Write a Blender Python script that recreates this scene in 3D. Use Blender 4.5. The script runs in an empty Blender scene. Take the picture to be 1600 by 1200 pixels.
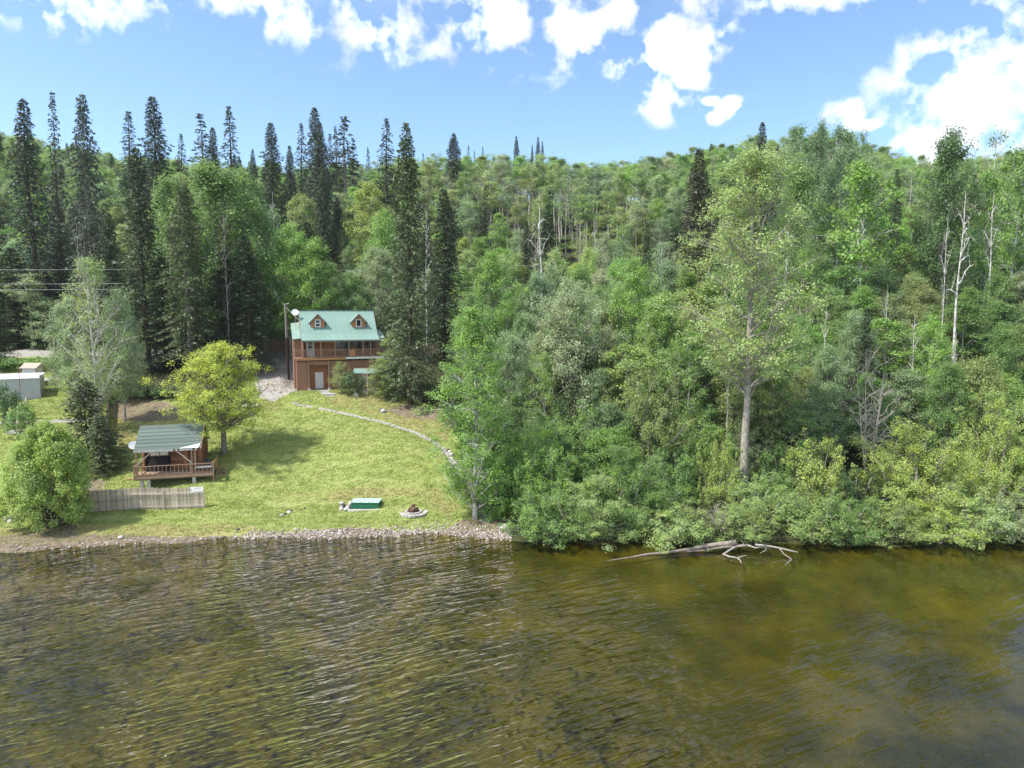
import bpy, bmesh, math, random
import numpy as np
from mathutils import Vector, Matrix
rad = math.radians
random.seed(7)
RNG = np.random.default_rng(7)
scene = bpy.context.scene
C = scene.collection

# ------------------------------------------------------------------ camera
CAM_H, PITCH, F = 18.5, rad(6.0), 1067.0      # metres, radians, pixels of a 1600 px wide picture
cam_d = bpy.data.cameras.new('camera'); cam = bpy.data.objects.new('camera', cam_d); C.objects.link(cam)
cam_d.sensor_width = 36.0; cam_d.lens = 36.0 * F / 1600.0; cam_d.clip_start = 0.5; cam_d.clip_end = 6000
cam.location = (0, 0, CAM_H); cam.rotation_euler = (rad(90) - PITCH, 0, 0)
scene.camera = cam
scene.view_settings.view_transform = 'Standard'; scene.view_settings.look = 'None'
scene.view_settings.exposure = 0.95; scene.view_settings.gamma = 1.0
scene.view_settings.use_curve_mapping = False
scene.cycles.max_bounces = 7; scene.cycles.transparent_max_bounces = 8
scene.cycles.diffuse_bounces = 3; scene.cycles.glossy_bounces = 3; scene.cycles.transmission_bounces = 5
scene.cycles.use_denoising = True

def pix_dir(u, v):
    x = (u - 800.0) / F; t = (v - 600.0) / F
    return np.array([x, math.cos(PITCH) - t * math.sin(PITCH), -math.sin(PITCH) - t * math.cos(PITCH)])
def rat(v):                                   # height gained per metre of depth along the ray through row v
    d = pix_dir(800, v); return d[2] / d[1]
def xat(u, y, z=None):
    d = pix_dir(u, 600); 
    if z is None: return (u - 800.0) / F * y
    dep = y * math.cos(PITCH) - (z - CAM_H) * math.sin(PITCH)
    return (u - 800.0) / F * dep
def project(x, y, z):
    dz = z - CAM_H
    dep = y * math.cos(PITCH) - dz * math.sin(PITCH); dn = -y * math.sin(PITCH) - dz * math.cos(PITCH)
    return 800 + F * x / dep, 600 + F * dn / dep

# ------------------------------------------------------------------ world and sun
SUN_EL, SUN_AZ = rad(55), rad(-113)           # azimuth measured clockwise from +Y (the view direction)
w = bpy.data.worlds.new('World'); scene.world = w; w.use_nodes = True
nt = w.node_tree; N = nt.nodes; L = nt.links; N.clear()
def node(t, **k):
    n = N.new(t)
    for a, b in k.items(): setattr(n, a, b)
    return n
out = node('ShaderNodeOutputWorld'); bg = node('ShaderNodeBackground'); bg.inputs['Strength'].default_value = 0.12
sky = node('ShaderNodeTexSky', sky_type='NISHITA', sun_disc=False, sun_elevation=SUN_EL, sun_rotation=SUN_AZ)
sky.altitude = 700; sky.air_density = 1.0; sky.dust_density = 1.0; sky.ozone_density = 1.2
tc = node('ShaderNodeTexCoord')
def vm(op, a, b=None):
    n = node('ShaderNodeVectorMath', operation=op)
    L.new(a, n.inputs[0])
    if b is not None:
        if hasattr(b, 'is_linked'): L.new(b, n.inputs[1])
        else: n.inputs[1].default_value = b
    return n
def mth(op, a, b=None, c=None, clamp=False):
    n = node('ShaderNodeMath', operation=op, use_clamp=clamp)
    for i, q in enumerate((a, b, c)):
        if q is None: continue
        if hasattr(q, 'is_linked'): L.new(q, n.inputs[i])
        else: n.inputs[i].default_value = q
    return n.outputs[0]
dirn = vm('NORMALIZE', tc.outputs['Generated']).outputs[0]
nz = node('ShaderNodeTexNoise'); nz.inputs['Scale'].default_value = 22; nz.inputs['Detail'].default_value = 7; nz.inputs['Roughness'].default_value = 0.52
L.new(dirn, nz.inputs['Vector'])
# cumulus over the ridge, seen ones first, then added ones: (u, v, angular radius, aspect)
clouds = [(1040, 155, .030, .75), (1066, 160, .020, .8), (1146, 163, .013, .6), (1134, 172, .012, .8), (1118, 184, .011, .7), (1108, 158, .010, .5), (1075, 125, .026, .6),
          (1316, 172, .018, .9), (1330, 184, .014, .9), (1358, 196, .014, .5), (1560, 170, .075, .9), (1465, 208, .034, .6), (1500, 165, .045, .9), (1545, 130, .055, .9), (1640, 130, .13, .9),
          (1290, -40, .08, .5), (1040, 70, .07, .6), (900, -20, .15, .5), (660, -60, .17, .5), (450, -50, .13, .45), (230, -110, .14, .45), (40, -30, .08, .4),  # cloud bank added higher up so the ripples reflect something bright
          (700, -330, .30, .55), (420, -600, .30, .6), (950, -520, .22, .5), (120, -420, .20, .6), (600, -140, .13, .35), (1250, -700, .2, .5)]  # more unseen cloud added overhead for the water to mirror
blob = None
for (u, v, r, asp) in clouds:
    d = pix_dir(u, v); d /= np.linalg.norm(d)
    dd = vm('SUBTRACT', dirn, tuple(d)).outputs[0]
    sc_ = vm('MULTIPLY', dd, (1 / r, 1 / r, 1 / (r * asp))).outputs[0]
    ln = vm('LENGTH', sc_).outputs['Value']
    b = mth('SUBTRACT', 1.0, ln)
    blob = b if blob is None else mth('MAXIMUM', blob, b)
edge = mth('MULTIPLY_ADD', nz.outputs['Fac'], 6.4, -3.1)
m = mth('ADD', blob, edge)
m = mth('MULTIPLY_ADD', m, .95, 0.05, clamp=True)
m = mth('MULTIPLY', m, mth('MULTIPLY_ADD', blob, 1.3, .95, clamp=True))
# the rest of the sky: scattered fair weather cloud
nz2 = node('ShaderNodeTexNoise'); nz2.inputs['Scale'].default_value = 2.6; nz2.inputs['Detail'].default_value = 8; nz2.inputs['Roughness'].default_value = 0.55
sx = node('ShaderNodeSeparateXYZ'); L.new(dirn, sx.inputs[0])
L.new(dirn, nz2.inputs['Vector'])
m2 = mth('MULTIPLY_ADD', nz2.outputs['Fac'], 6.0, -2.75, clamp=True)
# free of scattered cloud low over the ridge where the photograph shows clear blue
el = mth('MULTIPLY_ADD', sx.outputs['Z'], 6.0, -2.2, clamp=True)
back = mth('MULTIPLY_ADD', sx.outputs['Y'], -3.0, 0.6, clamp=True)
m2 = mth('MULTIPLY', m2, mth('MAXIMUM', el, back))
mm = mth('MAXIMUM', m, m2)
nz3 = node('ShaderNodeTexNoise'); nz3.inputs['Scale'].default_value = 14; nz3.inputs['Detail'].default_value = 5
L.new(dirn, nz3.inputs['Vector'])
cr = node('ShaderNodeValToRGB'); L.new(nz3.outputs['Fac'], cr.inputs[0])
cr.color_ramp.elements[0].position = .38; cr.color_ramp.elements[0].color = (4.6, 4.8, 5.1, 1)
cr.color_ramp.elements[1].position = .60; cr.color_ramp.elements[1].color = (8.6, 8.65, 8.7, 1)
hs = node('ShaderNodeMixRGB', blend_type='MULTIPLY'); hs.inputs[0].default_value = 1; L.new(sky.outputs[0], hs.inputs[1]); hs.inputs[2].default_value = (.95, 1.06, 1.12, 1)
mx = node('ShaderNodeMixRGB'); L.new(mm, mx.inputs[0]); L.new(hs.outputs[0], mx.inputs[1]); L.new(cr.outputs[0], mx.inputs[2])
L.new(mx.outputs[0], bg.inputs['Color']); L.new(bg.outputs[0], out.inputs['Surface'])

sun_d = bpy.data.lights.new('sun', 'SUN'); sun = bpy.data.objects.new('sun', sun_d); C.objects.link(sun)
sun_d.energy = 3.8; sun_d.angle = rad(2.5); sun_d.color = (1.0, .955, .88)
sv = Vector((math.sin(SUN_AZ) * math.cos(SUN_EL), math.cos(SUN_AZ) * math.cos(SUN_EL), math.sin(SUN_EL)))
sun.rotation_euler = (-sv).to_track_quat('-Z', 'Y').to_euler()
sun.location = (-60, -40, 120)

# ------------------------------------------------------------------ helpers: naming, meshes
def tag(o, label=None, cat=None, group=None, kind=None):
    if label: o['label'] = label
    if cat: o['category'] = cat
    if group: o['group'] = group
    if kind: o['kind'] = kind
    return o
def empty(name, loc, rz=0.0, label=None, cat=None, group=None):
    o = bpy.data.objects.new(name, None); C.objects.link(o); o.location = loc; o.rotation_euler = (0, 0, rz)
    o.empty_display_size = .2
    return tag(o, label, cat, group)
class Geo:
    """verts and faces of any size, collected as arrays"""
    def __init__(s): s.v = []; s.f = []; s.m = []; s.n = 0
    def add(s, v, f, mat=0):
        v = np.asarray(v, np.float32).reshape(-1, 3); f = np.asarray(f, np.int32)
        s.v.append(v); s.f.append(f + s.n); s.m.append(mat); s.n += len(v)
    def mesh(s, name, mats, smooth=False):
        me = bpy.data.meshes.new(name)
        V = np.concatenate(s.v)
        loops = np.concatenate([f.ravel() for f in s.f]); tot = np.concatenate([np.full(len(f), f.shape[1], np.int32) for f in s.f])
        mi = np.concatenate([np.full(len(f), m, np.int32) for f, m in zip(s.f, s.m)])
        st = np.concatenate([[0], np.cumsum(tot)[:-1]]).astype(np.int32)
        me.vertices.add(len(V)); me.vertices.foreach_set('co', V.ravel())
        me.loops.add(len(loops)); me.loops.foreach_set('vertex_index', loops)
        me.polygons.add(len(tot)); me.polygons.foreach_set('loop_start', st)
        try: me.polygons.foreach_set('loop_total', tot)
        except Exception: pass
        for m in (mats if isinstance(mats, (list, tuple)) else [mats]): me.materials.append(m)
        me.polygons.foreach_set('material_index', mi)
        me.update(calc_edges=True)
        (me.shade_smooth if smooth else me.shade_flat)()
        return me
    def obj(s, name, mats, parent=None, smooth=False, loc=None, rz=None):
        o = bpy.data.objects.new(name, s.mesh(name, mats, smooth)); C.objects.link(o)
        if parent is not None: o.parent = parent
        if loc is not None: o.location = loc
        if rz is not None: o.rotation_euler = (0, 0, rz)
        return o
BF = np.array([[0, 3, 2, 1], [4, 5, 6, 7], [0, 1, 5, 4], [1, 2, 6, 5], [2, 3, 7, 6], [3, 0, 4, 7]])
def box(g, x0, x1, y0, y1, z0, z1, mat=0):
    g.add([(x0, y0, z0), (x1, y0, z0), (x1, y1, z0), (x0, y1, z0), (x0, y0, z1), (x1, y0, z1), (x1, y1, z1), (x0, y1, z1)], BF, mat); return g
def beam(g, a, b, wd, th, mat=0, up=(0, 0, 1)):
    a = Vector(a); b = Vector(b); d = (b - a).normalized(); up = Vector(up)
    s = d.cross(up)
    if s.length < 1e-4: s = Vector((1, 0, 0))
    s.normalize(); t = s.cross(d).normalized()
    s *= wd / 2; t *= th / 2
    vs = [a - s - t, a + s - t, b + s - t, b - s - t, a - s + t, a + s + t, b + s + t, b - s + t]
    g.add([tuple(q) for q in vs], BF, mat); return g
def slab(g, p, th, mat=0):
    """four corners (counter-clockwise from above), thickness downwards along the normal"""
    P = [Vector(q) for q in p]; n = (P[1] - P[0]).cross(P[3] - P[0]).normalized() * th
    vs = [tuple(q - n) for q in P] + [tuple(q) for q in P]
    g.add(vs, BF, mat); return g
def tube(g, pts, rs, k=6, mat=0, cap=True):
    pts = np.asarray(pts, float); n = len(pts); rs = np.broadcast_to(np.asarray(rs, float), (n,))
    tang = np.gradient(pts, axis=0); tang /= np.linalg.norm(tang, axis=1)[:, None] + 1e-9
    ref = np.array([0, 0, 1.0]) if abs(tang[0][2]) < .9 else np.array([1.0, 0, 0])
    V = []
    for i in range(n):
        s = np.cross(tang[i], ref); s /= np.linalg.norm(s) + 1e-9; t = np.cross(s, tang[i])
        a = np.arange(k) * 2 * math.pi / k
        V.append(pts[i] + rs[i] * (np.cos(a)[:, None] * s + np.sin(a)[:, None] * t))
    f = []
    for i in range(n - 1):
        for j in range(k):
            f.append((i * k + j, i * k + (j + 1) % k, (i + 1) * k + (j + 1) % k, (i + 1) * k + j))
    base = g.n
    g.add(np.concatenate(V), f, mat)
    if cap:
        g.f.append(np.array([[base + j for j in range(k)][::-1], [base + (n - 1) * k + j for j in range(k)]], np.int32)); g.m.append(mat)
    return g
def disc(g, c, r, k=24, z=0, mat=0): 
    a = np.arange(k) * 2 * math.pi / k
    g.add(np.stack([c[0] + r * np.cos(a), c[1] + r * np.sin(a), np.full(k, z)], 1), [list(range(k))], mat); return g
def ring(g, c, r0, r1, z0, z1, k=28, mat=0):
    a = np.arange(k) * 2 * math.pi / k; V = []
    for r, z in ((r0, z0), (r1, z0), (r1, z1), (r0, z1)): V.append(np.stack([c[0] + r * np.cos(a), c[1] + r * np.sin(a), np.full(k, z)], 1))
    f = []
    for q in range(4):
        for j in range(k): f.append((q * k + j, q * k + (j + 1) % k, ((q + 1) % 4) * k + (j + 1) % k, ((q + 1) % 4) * k + j))
    g.add(np.concatenate(V), f, mat); return g
_ico = bmesh.new(); bmesh.ops.create_icosphere(_ico, subdivisions=2, radius=1)
ICO_V = np.array([v.co[:] for v in _ico.verts]); ICO_F = np.array([[v.index for v in f.verts] for f in _ico.faces]); _ico.free()
_ico = bmesh.new(); bmesh.ops.create_icosphere(_ico, subdivisions=1, radius=1)
IC1_V = np.array([v.co[:] for v in _ico.verts]); IC1_F = np.array([[v.index for v in f.verts] for f in _ico.faces]); _ico.free()
def rock(g, c, s, rng, mat=0, fine=True):
    V, Fc = (ICO_V, ICO_F) if fine else (IC1_V, IC1_F)
    ph = rng.uniform(0, 6, 6)
    n = 1 + .16 * np.sin(V[:, 0] * 2.3 + ph[0]) + .14 * np.sin(V[:, 1] * 2.9 + ph[1]) + .12 * np.sin(V[:, 2] * 3.3 + ph[2]) + rng.uniform(-.09, .09, len(V))
    P = V * n[:, None] * np.asarray(s)
    a = rng.uniform(0, 6.3); R = np.array([[math.cos(a), -math.sin(a), 0], [math.sin(a), math.cos(a), 0], [0, 0, 1]])
    g.add(P @ R.T + np.asarray(c), Fc, mat); return g

# ------------------------------------------------------------------ materials
def new_mat(name):
    m = bpy.data.materials.new(name); m.use_nodes = True; m.node_tree.nodes.clear(); return m, m.node_tree.nodes, m.node_tree.links
def mat(name, col, rough=.8, var=.25, scale=3.0, stretch=(1, 1, 1), metal=0, bump=.0, island=0.0, dirt=None, spec=.3):
    m, n, l = new_mat(name)
    o = n.new('ShaderNodeOutputMaterial'); b = n.new('ShaderNodeBsdfPrincipled'); l.new(b.outputs[0], o.inputs[0])
    b.inputs['Roughness'].default_value = rough; b.inputs['Metallic'].default_value = metal; b.inputs['Specular IOR Level'].default_value = spec
    t = n.new('ShaderNodeTexCoord'); mp = n.new('ShaderNodeMapping'); mp.inputs['Scale'].default_value = stretch; l.new(t.outputs['Object'], mp.inputs[0])
    ns = n.new('ShaderNodeTexNoise'); ns.inputs['Scale'].default_value = scale; ns.inputs['Detail'].default_value = 6; ns.inputs['Roughness'].default_value = .65; l.new(mp.outputs[0], ns.inputs[0])
    r = n.new('ShaderNodeValToRGB'); l.new(ns.outputs['Fac'], r.inputs[0])
    c = np.array(col[:3]); c2 = np.array(dirt) if dirt is not None else c * (1 - var)
    r.color_ramp.elements[0].position = .32; r.color_ramp.elements[0].color = (*c2, 1)
    r.color_ramp.elements[1].position = .68; r.color_ramp.elements[1].color = (*np.minimum(c * (1 + var * .5), .9), 1)
    last = r.outputs[0]
    if island:
        oi = n.new('ShaderNodeObjectInfo'); h = n.new('ShaderNodeHueSaturation')
        mr = n.new('ShaderNodeMapRange'); mr.inputs[3].default_value = 1 - island; mr.inputs[4].default_value = 1 + island
        l.new(oi.outputs['Random'], mr.inputs[0]); l.new(mr.outputs[0], h.inputs['Value']); l.new(last, h.inputs['Color']); last = h.outputs[0]
    l.new(last, b.inputs['Base Color'])
    if bump:
        bp = n.new('ShaderNodeBump'); bp.inputs['Strength'].default_value = 1; bp.inputs['Distance'].default_value = bump; l.new(ns.outputs['Fac'], bp.inputs['Height']); l.new(bp.outputs[0], b.inputs['Normal'])
    return m
def leaf_mat(name, instanced=False, sat=1.0, transl=.45):
    """leaf colour comes from each tree's own colour, varied leaf by leaf and clump by clump"""
    m, n, l = new_mat(name)
    o = n.new('ShaderNodeOutputMaterial')
    if instanced:
        a = n.new('ShaderNodeAttribute'); a.attribute_type = 'INSTANCER'; a.attribute_name = 'tint'; col = a.outputs['Color']
    else:
        a = n.new('ShaderNodeObjectInfo'); col = a.outputs['Color']
    gi = n.new('ShaderNodeNewGeometry')
    t = n.new('ShaderNodeTexCoord'); ns = n.new('ShaderNodeTexNoise'); ns.inputs['Scale'].default_value = .8; ns.inputs['Detail'].default_value = 3
    l.new(t.outputs['Object'], ns.inputs[0])
    h = n.new('ShaderNodeHueSaturation'); l.new(col, h.inputs['Color'])
    r1 = n.new('ShaderNodeMapRange'); r1.inputs[3].default_value = .74; r1.inputs[4].default_value = 1.27; l.new(gi.outputs['Random Per Island'], r1.inputs[0])
    r2 = n.new('ShaderNodeMapRange'); r2.inputs[1].default_value = .3; r2.inputs[2].default_value = .7; r2.inputs[3].default_value = .51; r2.inputs[4].default_value = .492; l.new(ns.outputs['Fac'], r2.inputs[0])
    r3 = n.new('ShaderNodeMapRange'); r3.inputs[1].default_value = .3; r3.inputs[2].default_value = .7; r3.inputs[3].default_value = sat * .82; r3.inputs[4].default_value = sat * 1.1; l.new(ns.outputs['Fac'], r3.inputs[0])
    l.new(r1.outputs[0], h.inputs['Value']); l.new(r2.outputs[0], h.inputs['Hue']); l.new(r3.outputs[0], h.inputs['Saturation'])
    d = n.new('ShaderNodeBsdfPrincipled'); d.inputs['Roughness'].default_value = .5; d.inputs['Specular IOR Level'].default_value = .35; l.new(h.outputs[0], d.inputs['Base Color'])
    tr = n.new('ShaderNodeBsdfTranslucent'); hh = n.new('ShaderNodeHueSaturation'); hh.inputs['Hue'].default_value = .493; hh.inputs['Value'].default_value = 1.25; l.new(h.outputs[0], hh.inputs['Color']); l.new(hh.outputs[0], tr.inputs[0])
    mx = n.new('ShaderNodeMixShader'); mx.inputs[0].default_value = transl; l.new(d.outputs[0], mx.inputs[1]); l.new(tr.outputs[0], mx.inputs[2]); l.new(mx.outputs[0], o.inputs[0])
    return m
M = {}
M['leaf'] = leaf_mat('leaf'); M['needle'] = leaf_mat('needle', transl=.12)
M['leaf_far'] = leaf_mat('leaf_far', True); M['needle_far'] = leaf_mat('needle_far', True, transl=.12)
M['bark_pale'] = mat('bark_pale', (.52, .49, .43), .9, .5, 2.5, (2, 2, 1), dirt=(.11, .10, .085))
M['bark_cotton'] = mat('bark_cotton', (.36, .33, .28), .95, .4, 5, (2, 2, .5), dirt=(.15, .135, .115), bump=.03)
M['bark_white'] = mat('bark_white', (.62, .60, .55), .85, .4, 3, (1, 1, 3), dirt=(.16, .15, .14))
M['bark_grey'] = mat('bark_grey', (.26, .24, .21), .95, .5, 5, (2, 2, .5), dirt=(.09, .08, .07), bump=.03)
M['bark_dark'] = mat('bark_dark', (.10, .08, .06), .95, .4, 4, (2, 2, .5))
M['deadwood'] = mat('deadwood', (.33, .30, .26), .9, .35, 3, (2, 2, .6), dirt=(.22, .20, .18))
M['driftwood'] = mat('driftwood', (.24, .20, .165), .9, .4, 3, (1, 1, 1), dirt=(.14, .12, .10))
M['siding'] = mat('siding', (.33, .175, .115), .75, .3, 3, (6, 6, .5), bump=.01)
M['log'] = mat('log', (.46, .20, .09), .6, .35, 2, (.6, 4, 4), island=.15)
M['cabin_log'] = mat('cabin_log', (.38, .18, .095), .7, .45, 2, (.6, 5, 5), island=.25, dirt=(.13, .06, .035))
M['dormer_wood'] = mat('dormer_wood', (.44, .215, .095), .7, .15, 3, (1, 1, 6))
M['deck_wood'] = mat('deck_wood', (.38, .26, .18), .8, .3, 3, (1, 5, 1), island=.15)
M['new_lumber'] = mat('new_lumber', (.46, .26, .12), .75, .2, 2, (1, 1, 5))
M['rail_wood'] = mat('rail_wood', (.36, .235, .165), .8, .3, 4, island=.15)
M['white_paint'] = mat('white_paint', (.78, .77, .75), .5, .06, 3)
M['trim'] = mat('trim', (.20, .20, .18), .6, .2, 3)
M['glass'] = mat('glass', (.012, .015, .018), .06, .2, 2, spec=.6)
M['green_roof'] = mat('green_roof', (.225, .345, .295), .5, .10, 1.2, (1, 1, .3), metal=.15, island=.03, spec=.5)
M['teal_lid'] = mat('teal_lid', (.26, .47, .44), .6, .25, 3, dirt=(.42, .56, .53))
M['green_board'] = mat('green_board', (.022, .135, .072), .6, .2, 2)
M['shingle'] = mat('shingle', (.092, .122, .108), .95, .35, 5, (1, 3, 3), island=.14, bump=.01, dirt=(.12, .15, .135))
M['weathered'] = mat('weathered', (.56, .48, .385), .9, .45, 3, (5, 5, .6), island=.30, dirt=(.15, .125, .10))
M['weathered_rail'] = mat('weathered_rail', (.48, .40, .335), .9, .25, 3, (.6, 5, 5), island=.1)
M['brown_board'] = mat('brown_board', (.33, .23, .17), .9, .35, 3, (5, 5, .6), island=.25)
M['pole_wood'] = mat('pole_wood', (.035, .026, .02), .9, .3, 3, (3, 3, .5))
M['concrete'] = mat('concrete', (.55, .53, .50), .9, .15, 3)
M['grey_concrete'] = mat('grey_concrete', (.36, .345, .32), .92, .25, 3, bump=.01)
M['shed_metal'] = mat('shed_metal', (.44, .45, .47), .5, .10, 1.5, metal=.1, island=.06)
M['steel'] = mat('steel', (.45, .45, .46), .35, .1, 3, metal=.8)
M['dark_metal'] = mat('dark_metal', (.06, .06, .06), .6, .2, 3)
M['black'] = mat('black', (.012, .012, .013), .7, .2, 3)
M['wire'] = mat('wire', (.5, .5, .5), .5, .05, 3)
M['dish'] = mat('dish', (.62, .63, .65), .4, .08, 2)
M['stone_light'] = mat('stone_light', (.45, .425, .40), .92, .3, 3, island=.25, bump=.03)
M['stone_dark'] = mat('stone_dark', (.10, .09, .085), .92, .4, 3, island=.3, bump=.03)
M['stone_brown'] = mat('stone_brown', (.16, .10, .085), .92, .4, 4, island=.25, bump=.03)
M['rust'] = mat('rust', (.10, .05, .035), .9, .4, 4)
M['soil'] = mat('soil', (.12, .10, .085), .95, .3, 4)
def pebble_mat():
    m, n, l = new_mat('pebble'); o = n.new('ShaderNodeOutputMaterial'); b = n.new('ShaderNodeBsdfPrincipled'); l.new(b.outputs[0], o.inputs[0]); b.inputs['Roughness'].default_value = .9
    g = n.new('ShaderNodeNewGeometry'); r = n.new('ShaderNodeValToRGB'); l.new(g.outputs['Random Per Island'], r.inputs[0])
    e = r.color_ramp.elements; e[0].color = (.10, .085, .07, 1); e[1].color = (.50, .46, .42, 1)
    for p, c in ((.3, (.24, .20, .17, 1)), (.55, (.35, .28, .25, 1)), (.8, (.42, .38, .35, 1))): q = e.new(p); q.color = c
    l.new(r.outputs[0], b.inputs['Base Color']); return m
M['pebble'] = pebble_mat()

# ------------------------------------------------------------------ terrain
PD = np.array([-900, -300, 0, 30, 42, 49, 51.5, 53, 54.5, 57, 60, 64, 68, 72, 80, 90, 97, 103, 110, 116, 125, 150, 170, 190, 210, 240, 300, 500, 1500.])
PZ = np.array([-7, -6, -4.2, -2.6, -1.5, -.62, -.28, 0, .22, .42, .75, 1.45, 2.6, 3.9, 6.1, 8.9, 10.2, 11.3, 12.1, 12.6, 16, 26, 35, 43, 47, 48, 40, 25, 5.])
SHU = [(0, 862), (100, 858), (200, 850), (400, 840), (560, 838), (700, 834), (780, 842), (860, 848), (1000, 851), (1300, 852), (1600, 853)]
_sy = [CAM_H / -rat(v) for u, v in SHU]; _sx = [xat(u, y, 0) for (u, v), y in zip(SHU, _sy)]
_sx = [-400.] + _sx + [400.]; _sy = [_sy[0] - 4] + _sy + [_sy[-1]]
RU = [(-200, 200), (0, 205), (100, 225), (200, 250), (400, 262), (600, 262), (850, 256), (950, 258), (1050, 240), (1150, 228), (1250, 222), (1330, 235), (1400, 262), (1450, 250), (1520, 240), (1600, 245), (1800, 250)]
_rx = [xat(u, 200) for u, v in RU]; _rz = [rat(v) * 200 + CAM_H - 15.0 - 45.0 for u, v in RU]
def sstep(a, b, x): t = np.clip((x - a) / (b - a), 0, 1); return t * t * (3 - 2 * t)
def H(x, y):
    x = np.asarray(x, float); y = np.asarray(y, float)
    off = (np.interp(x, _sx, _sy) - 53.0) * (1 - sstep(56, 74, y)) * sstep(0, 30, y)
    z = np.interp(y - off, PD, PZ)
    z = z + np.interp(x, _rx, _rz) * sstep(120, 195, y)
    z = z + (.16 * np.sin(x * .31 + y * .17) + .10 * np.sin(x * .83 - y * .47 + 1.3)) * sstep(55, 64, y)
    z = z + (.9 * np.sin(x * .07 + 2) + .8 * np.sin(y * .11 + x * .05)) * sstep(118, 150, y)
    lx = (x + 27.05) * .9397 + (y - 88) * .342; ly = -(x + 27.05) * .342 + (y - 88) * .9397
    wt = sstep(-3, -.9, lx) * (1 - sstep(10, 13, lx)) * sstep(-5.5, -1.5, ly) * (1 - sstep(7, 9, ly))
    z = z * (1 - wt) + 8.36 * wt
    z = z + (.05 * np.sin(x * 1.1) + .05 * np.sin(x * .43 + y * .6)) * (1 - sstep(55, 62, y))
    return z
def hit(u, v):
    d = pix_dir(u, v); ys = np.arange(30, 260, .05)
    zz = CAM_H + d[2] / d[1] * ys; xx = d[0] / d[1] * ys
    k = np.argmax(zz <= H(xx, ys))
    return float(xx[k]), float(ys[k]), float(H(xx[k], ys[k]))

def inpoly(u, v, poly):
    r = np.zeros(u.shape, bool); n = len(poly)
    for i in range(n):
        x1, y1 = poly[i]; x2, y2 = poly[(i + 1) % n]
        if y1 == y2: continue
        c = ((y1 > v) != (y2 > v)) & (u < (x2 - x1) * (v - y1) / (y2 - y1) + x1); r ^= c
    return r
def nearline(u, v, pts, wd):
    d = np.full(u.shape, 1e9)
    for (x1, y1), (x2, y2) in zip(pts[:-1], pts[1:]):
        # rows count three times: a strip on the ground is seen foreshortened
        ax, ay, bx, by = x1, y1 * 3, x2, y2 * 3; px, py = u, v * 3
        t = np.clip(((px - ax) * (bx - ax) + (py - ay) * (by - ay)) / ((bx - ax) ** 2 + (by - ay) ** 2), 0, 1)
        d = np.minimum(d, np.hypot(px - ax - t * (bx - ax), py - ay - t * (by - ay)))
    return np.clip(1.6 - d / wd, 0, 1)
def masks(x, y):
    """what lies on the ground at (x, y): lawn, gravel, bare dirt and painted spruce shade, dry straw"""
    z = H(x, y); u, v = project(x, np.maximum(y, 5), z)
    lawn = inpoly(u, v, [(-900, 900), (-900, 556), (110, 556), (150, 600), (172, 628), (260, 625), (330, 610), (410, 590), (470, 596), (560, 600), (600, 605), (690, 640), (735, 720), (765, 800), (790, 846), (500, 842), (300, 846), (150, 854), (-900, 900)]).astype(float)
    lawn *= (y > 40)
    grav = inpoly(u, v, [(398, 545), (470, 545), (466, 596), (520, 603), (512, 611), (470, 608), (455, 613), (428, 628), (405, 622), (396, 590)]).astype(float)
    grav = np.maximum(grav, inpoly(u, v, [(-900, 546), (120, 544), (240, 547), (420, 546), (420, 556), (240, 557), (110, 557), (-900, 562)]) * 1.0)
    grav = np.maximum(grav, nearline(u, v, [(460, 630), (485, 636)], 4))
    grav = np.maximum(grav, nearline(u, v, [(500, 638), (530, 644), (600, 660), (650, 676), (682, 693), (702, 712), (716, 734), (722, 745)], 4.2))
    grav = np.maximum(grav, nearline(u, v, [(745, 780), (756, 800), (760, 815)], 8))
    grav = np.maximum(grav, nearline(u, v, [(505, 604), (508, 613), (516, 617)], 7))
    grav = np.maximum(grav, nearline(u, v, [(62, 594), (100, 588), (140, 584)], 6))
    grav = np.maximum(grav, nearline(u, v, [(-300, 664), (0, 660), (80, 659), (130, 656)], 7))
    dirt = inpoly(u, v, [(172, 626), (215, 622), (262, 628), (285, 645), (275, 656), (225, 660), (176, 652)]).astype(float)
    dirt = np.maximum(dirt, inpoly(u, v, [(604, 642), (640, 628), (690, 640), (688, 656), (660, 656), (625, 650)]) * 1.0)
    dirt = np.maximum(dirt, inpoly(u, v, [(95, 762), (150, 745), (165, 752), (160, 775), (120, 800)]) * .8)  # brown patch under the young spruce, its shade put into the colour
    dirt = np.maximum(dirt, inpoly(u, v, [(-400, 852), (0, 838), (60, 828), (100, 815), (125, 822), (110, 832), (230, 838), (400, 838), (400, 850), (-400, 880)]) * .8)
    dirt = np.maximum(dirt, inpoly(u, v, [(425, 838), (480, 828), (560, 824), (640, 830), (700, 828), (720, 812), (790, 806), (800, 850), (425, 850)]) * .9)
    dry = inpoly(u, v, [(172, 645), (300, 650), (330, 690), (250, 690), (180, 700)]) * .55
    dry = np.maximum(dry, inpoly(u, v, [(500, 612), (600, 618), (700, 650), (700, 690), (600, 655), (520, 632)]) * .6)
    dry = np.maximum(dry, inpoly(u, v, [(430, 775), (560, 760), (700, 762), (730, 785), (700, 812), (640, 775), (520, 785)]) * .5)
    dry = np.maximum(dry, inpoly(u, v, [(-300, 845), (120, 820), (400, 820), (420, 845)]) * .6)
    dry = np.maximum(dry, inpoly(u, v, [(405, 610), (450, 612), (440, 640), (400, 640)]) * .5)
    return lawn, np.clip(grav, 0, 1), dirt, dry

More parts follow.
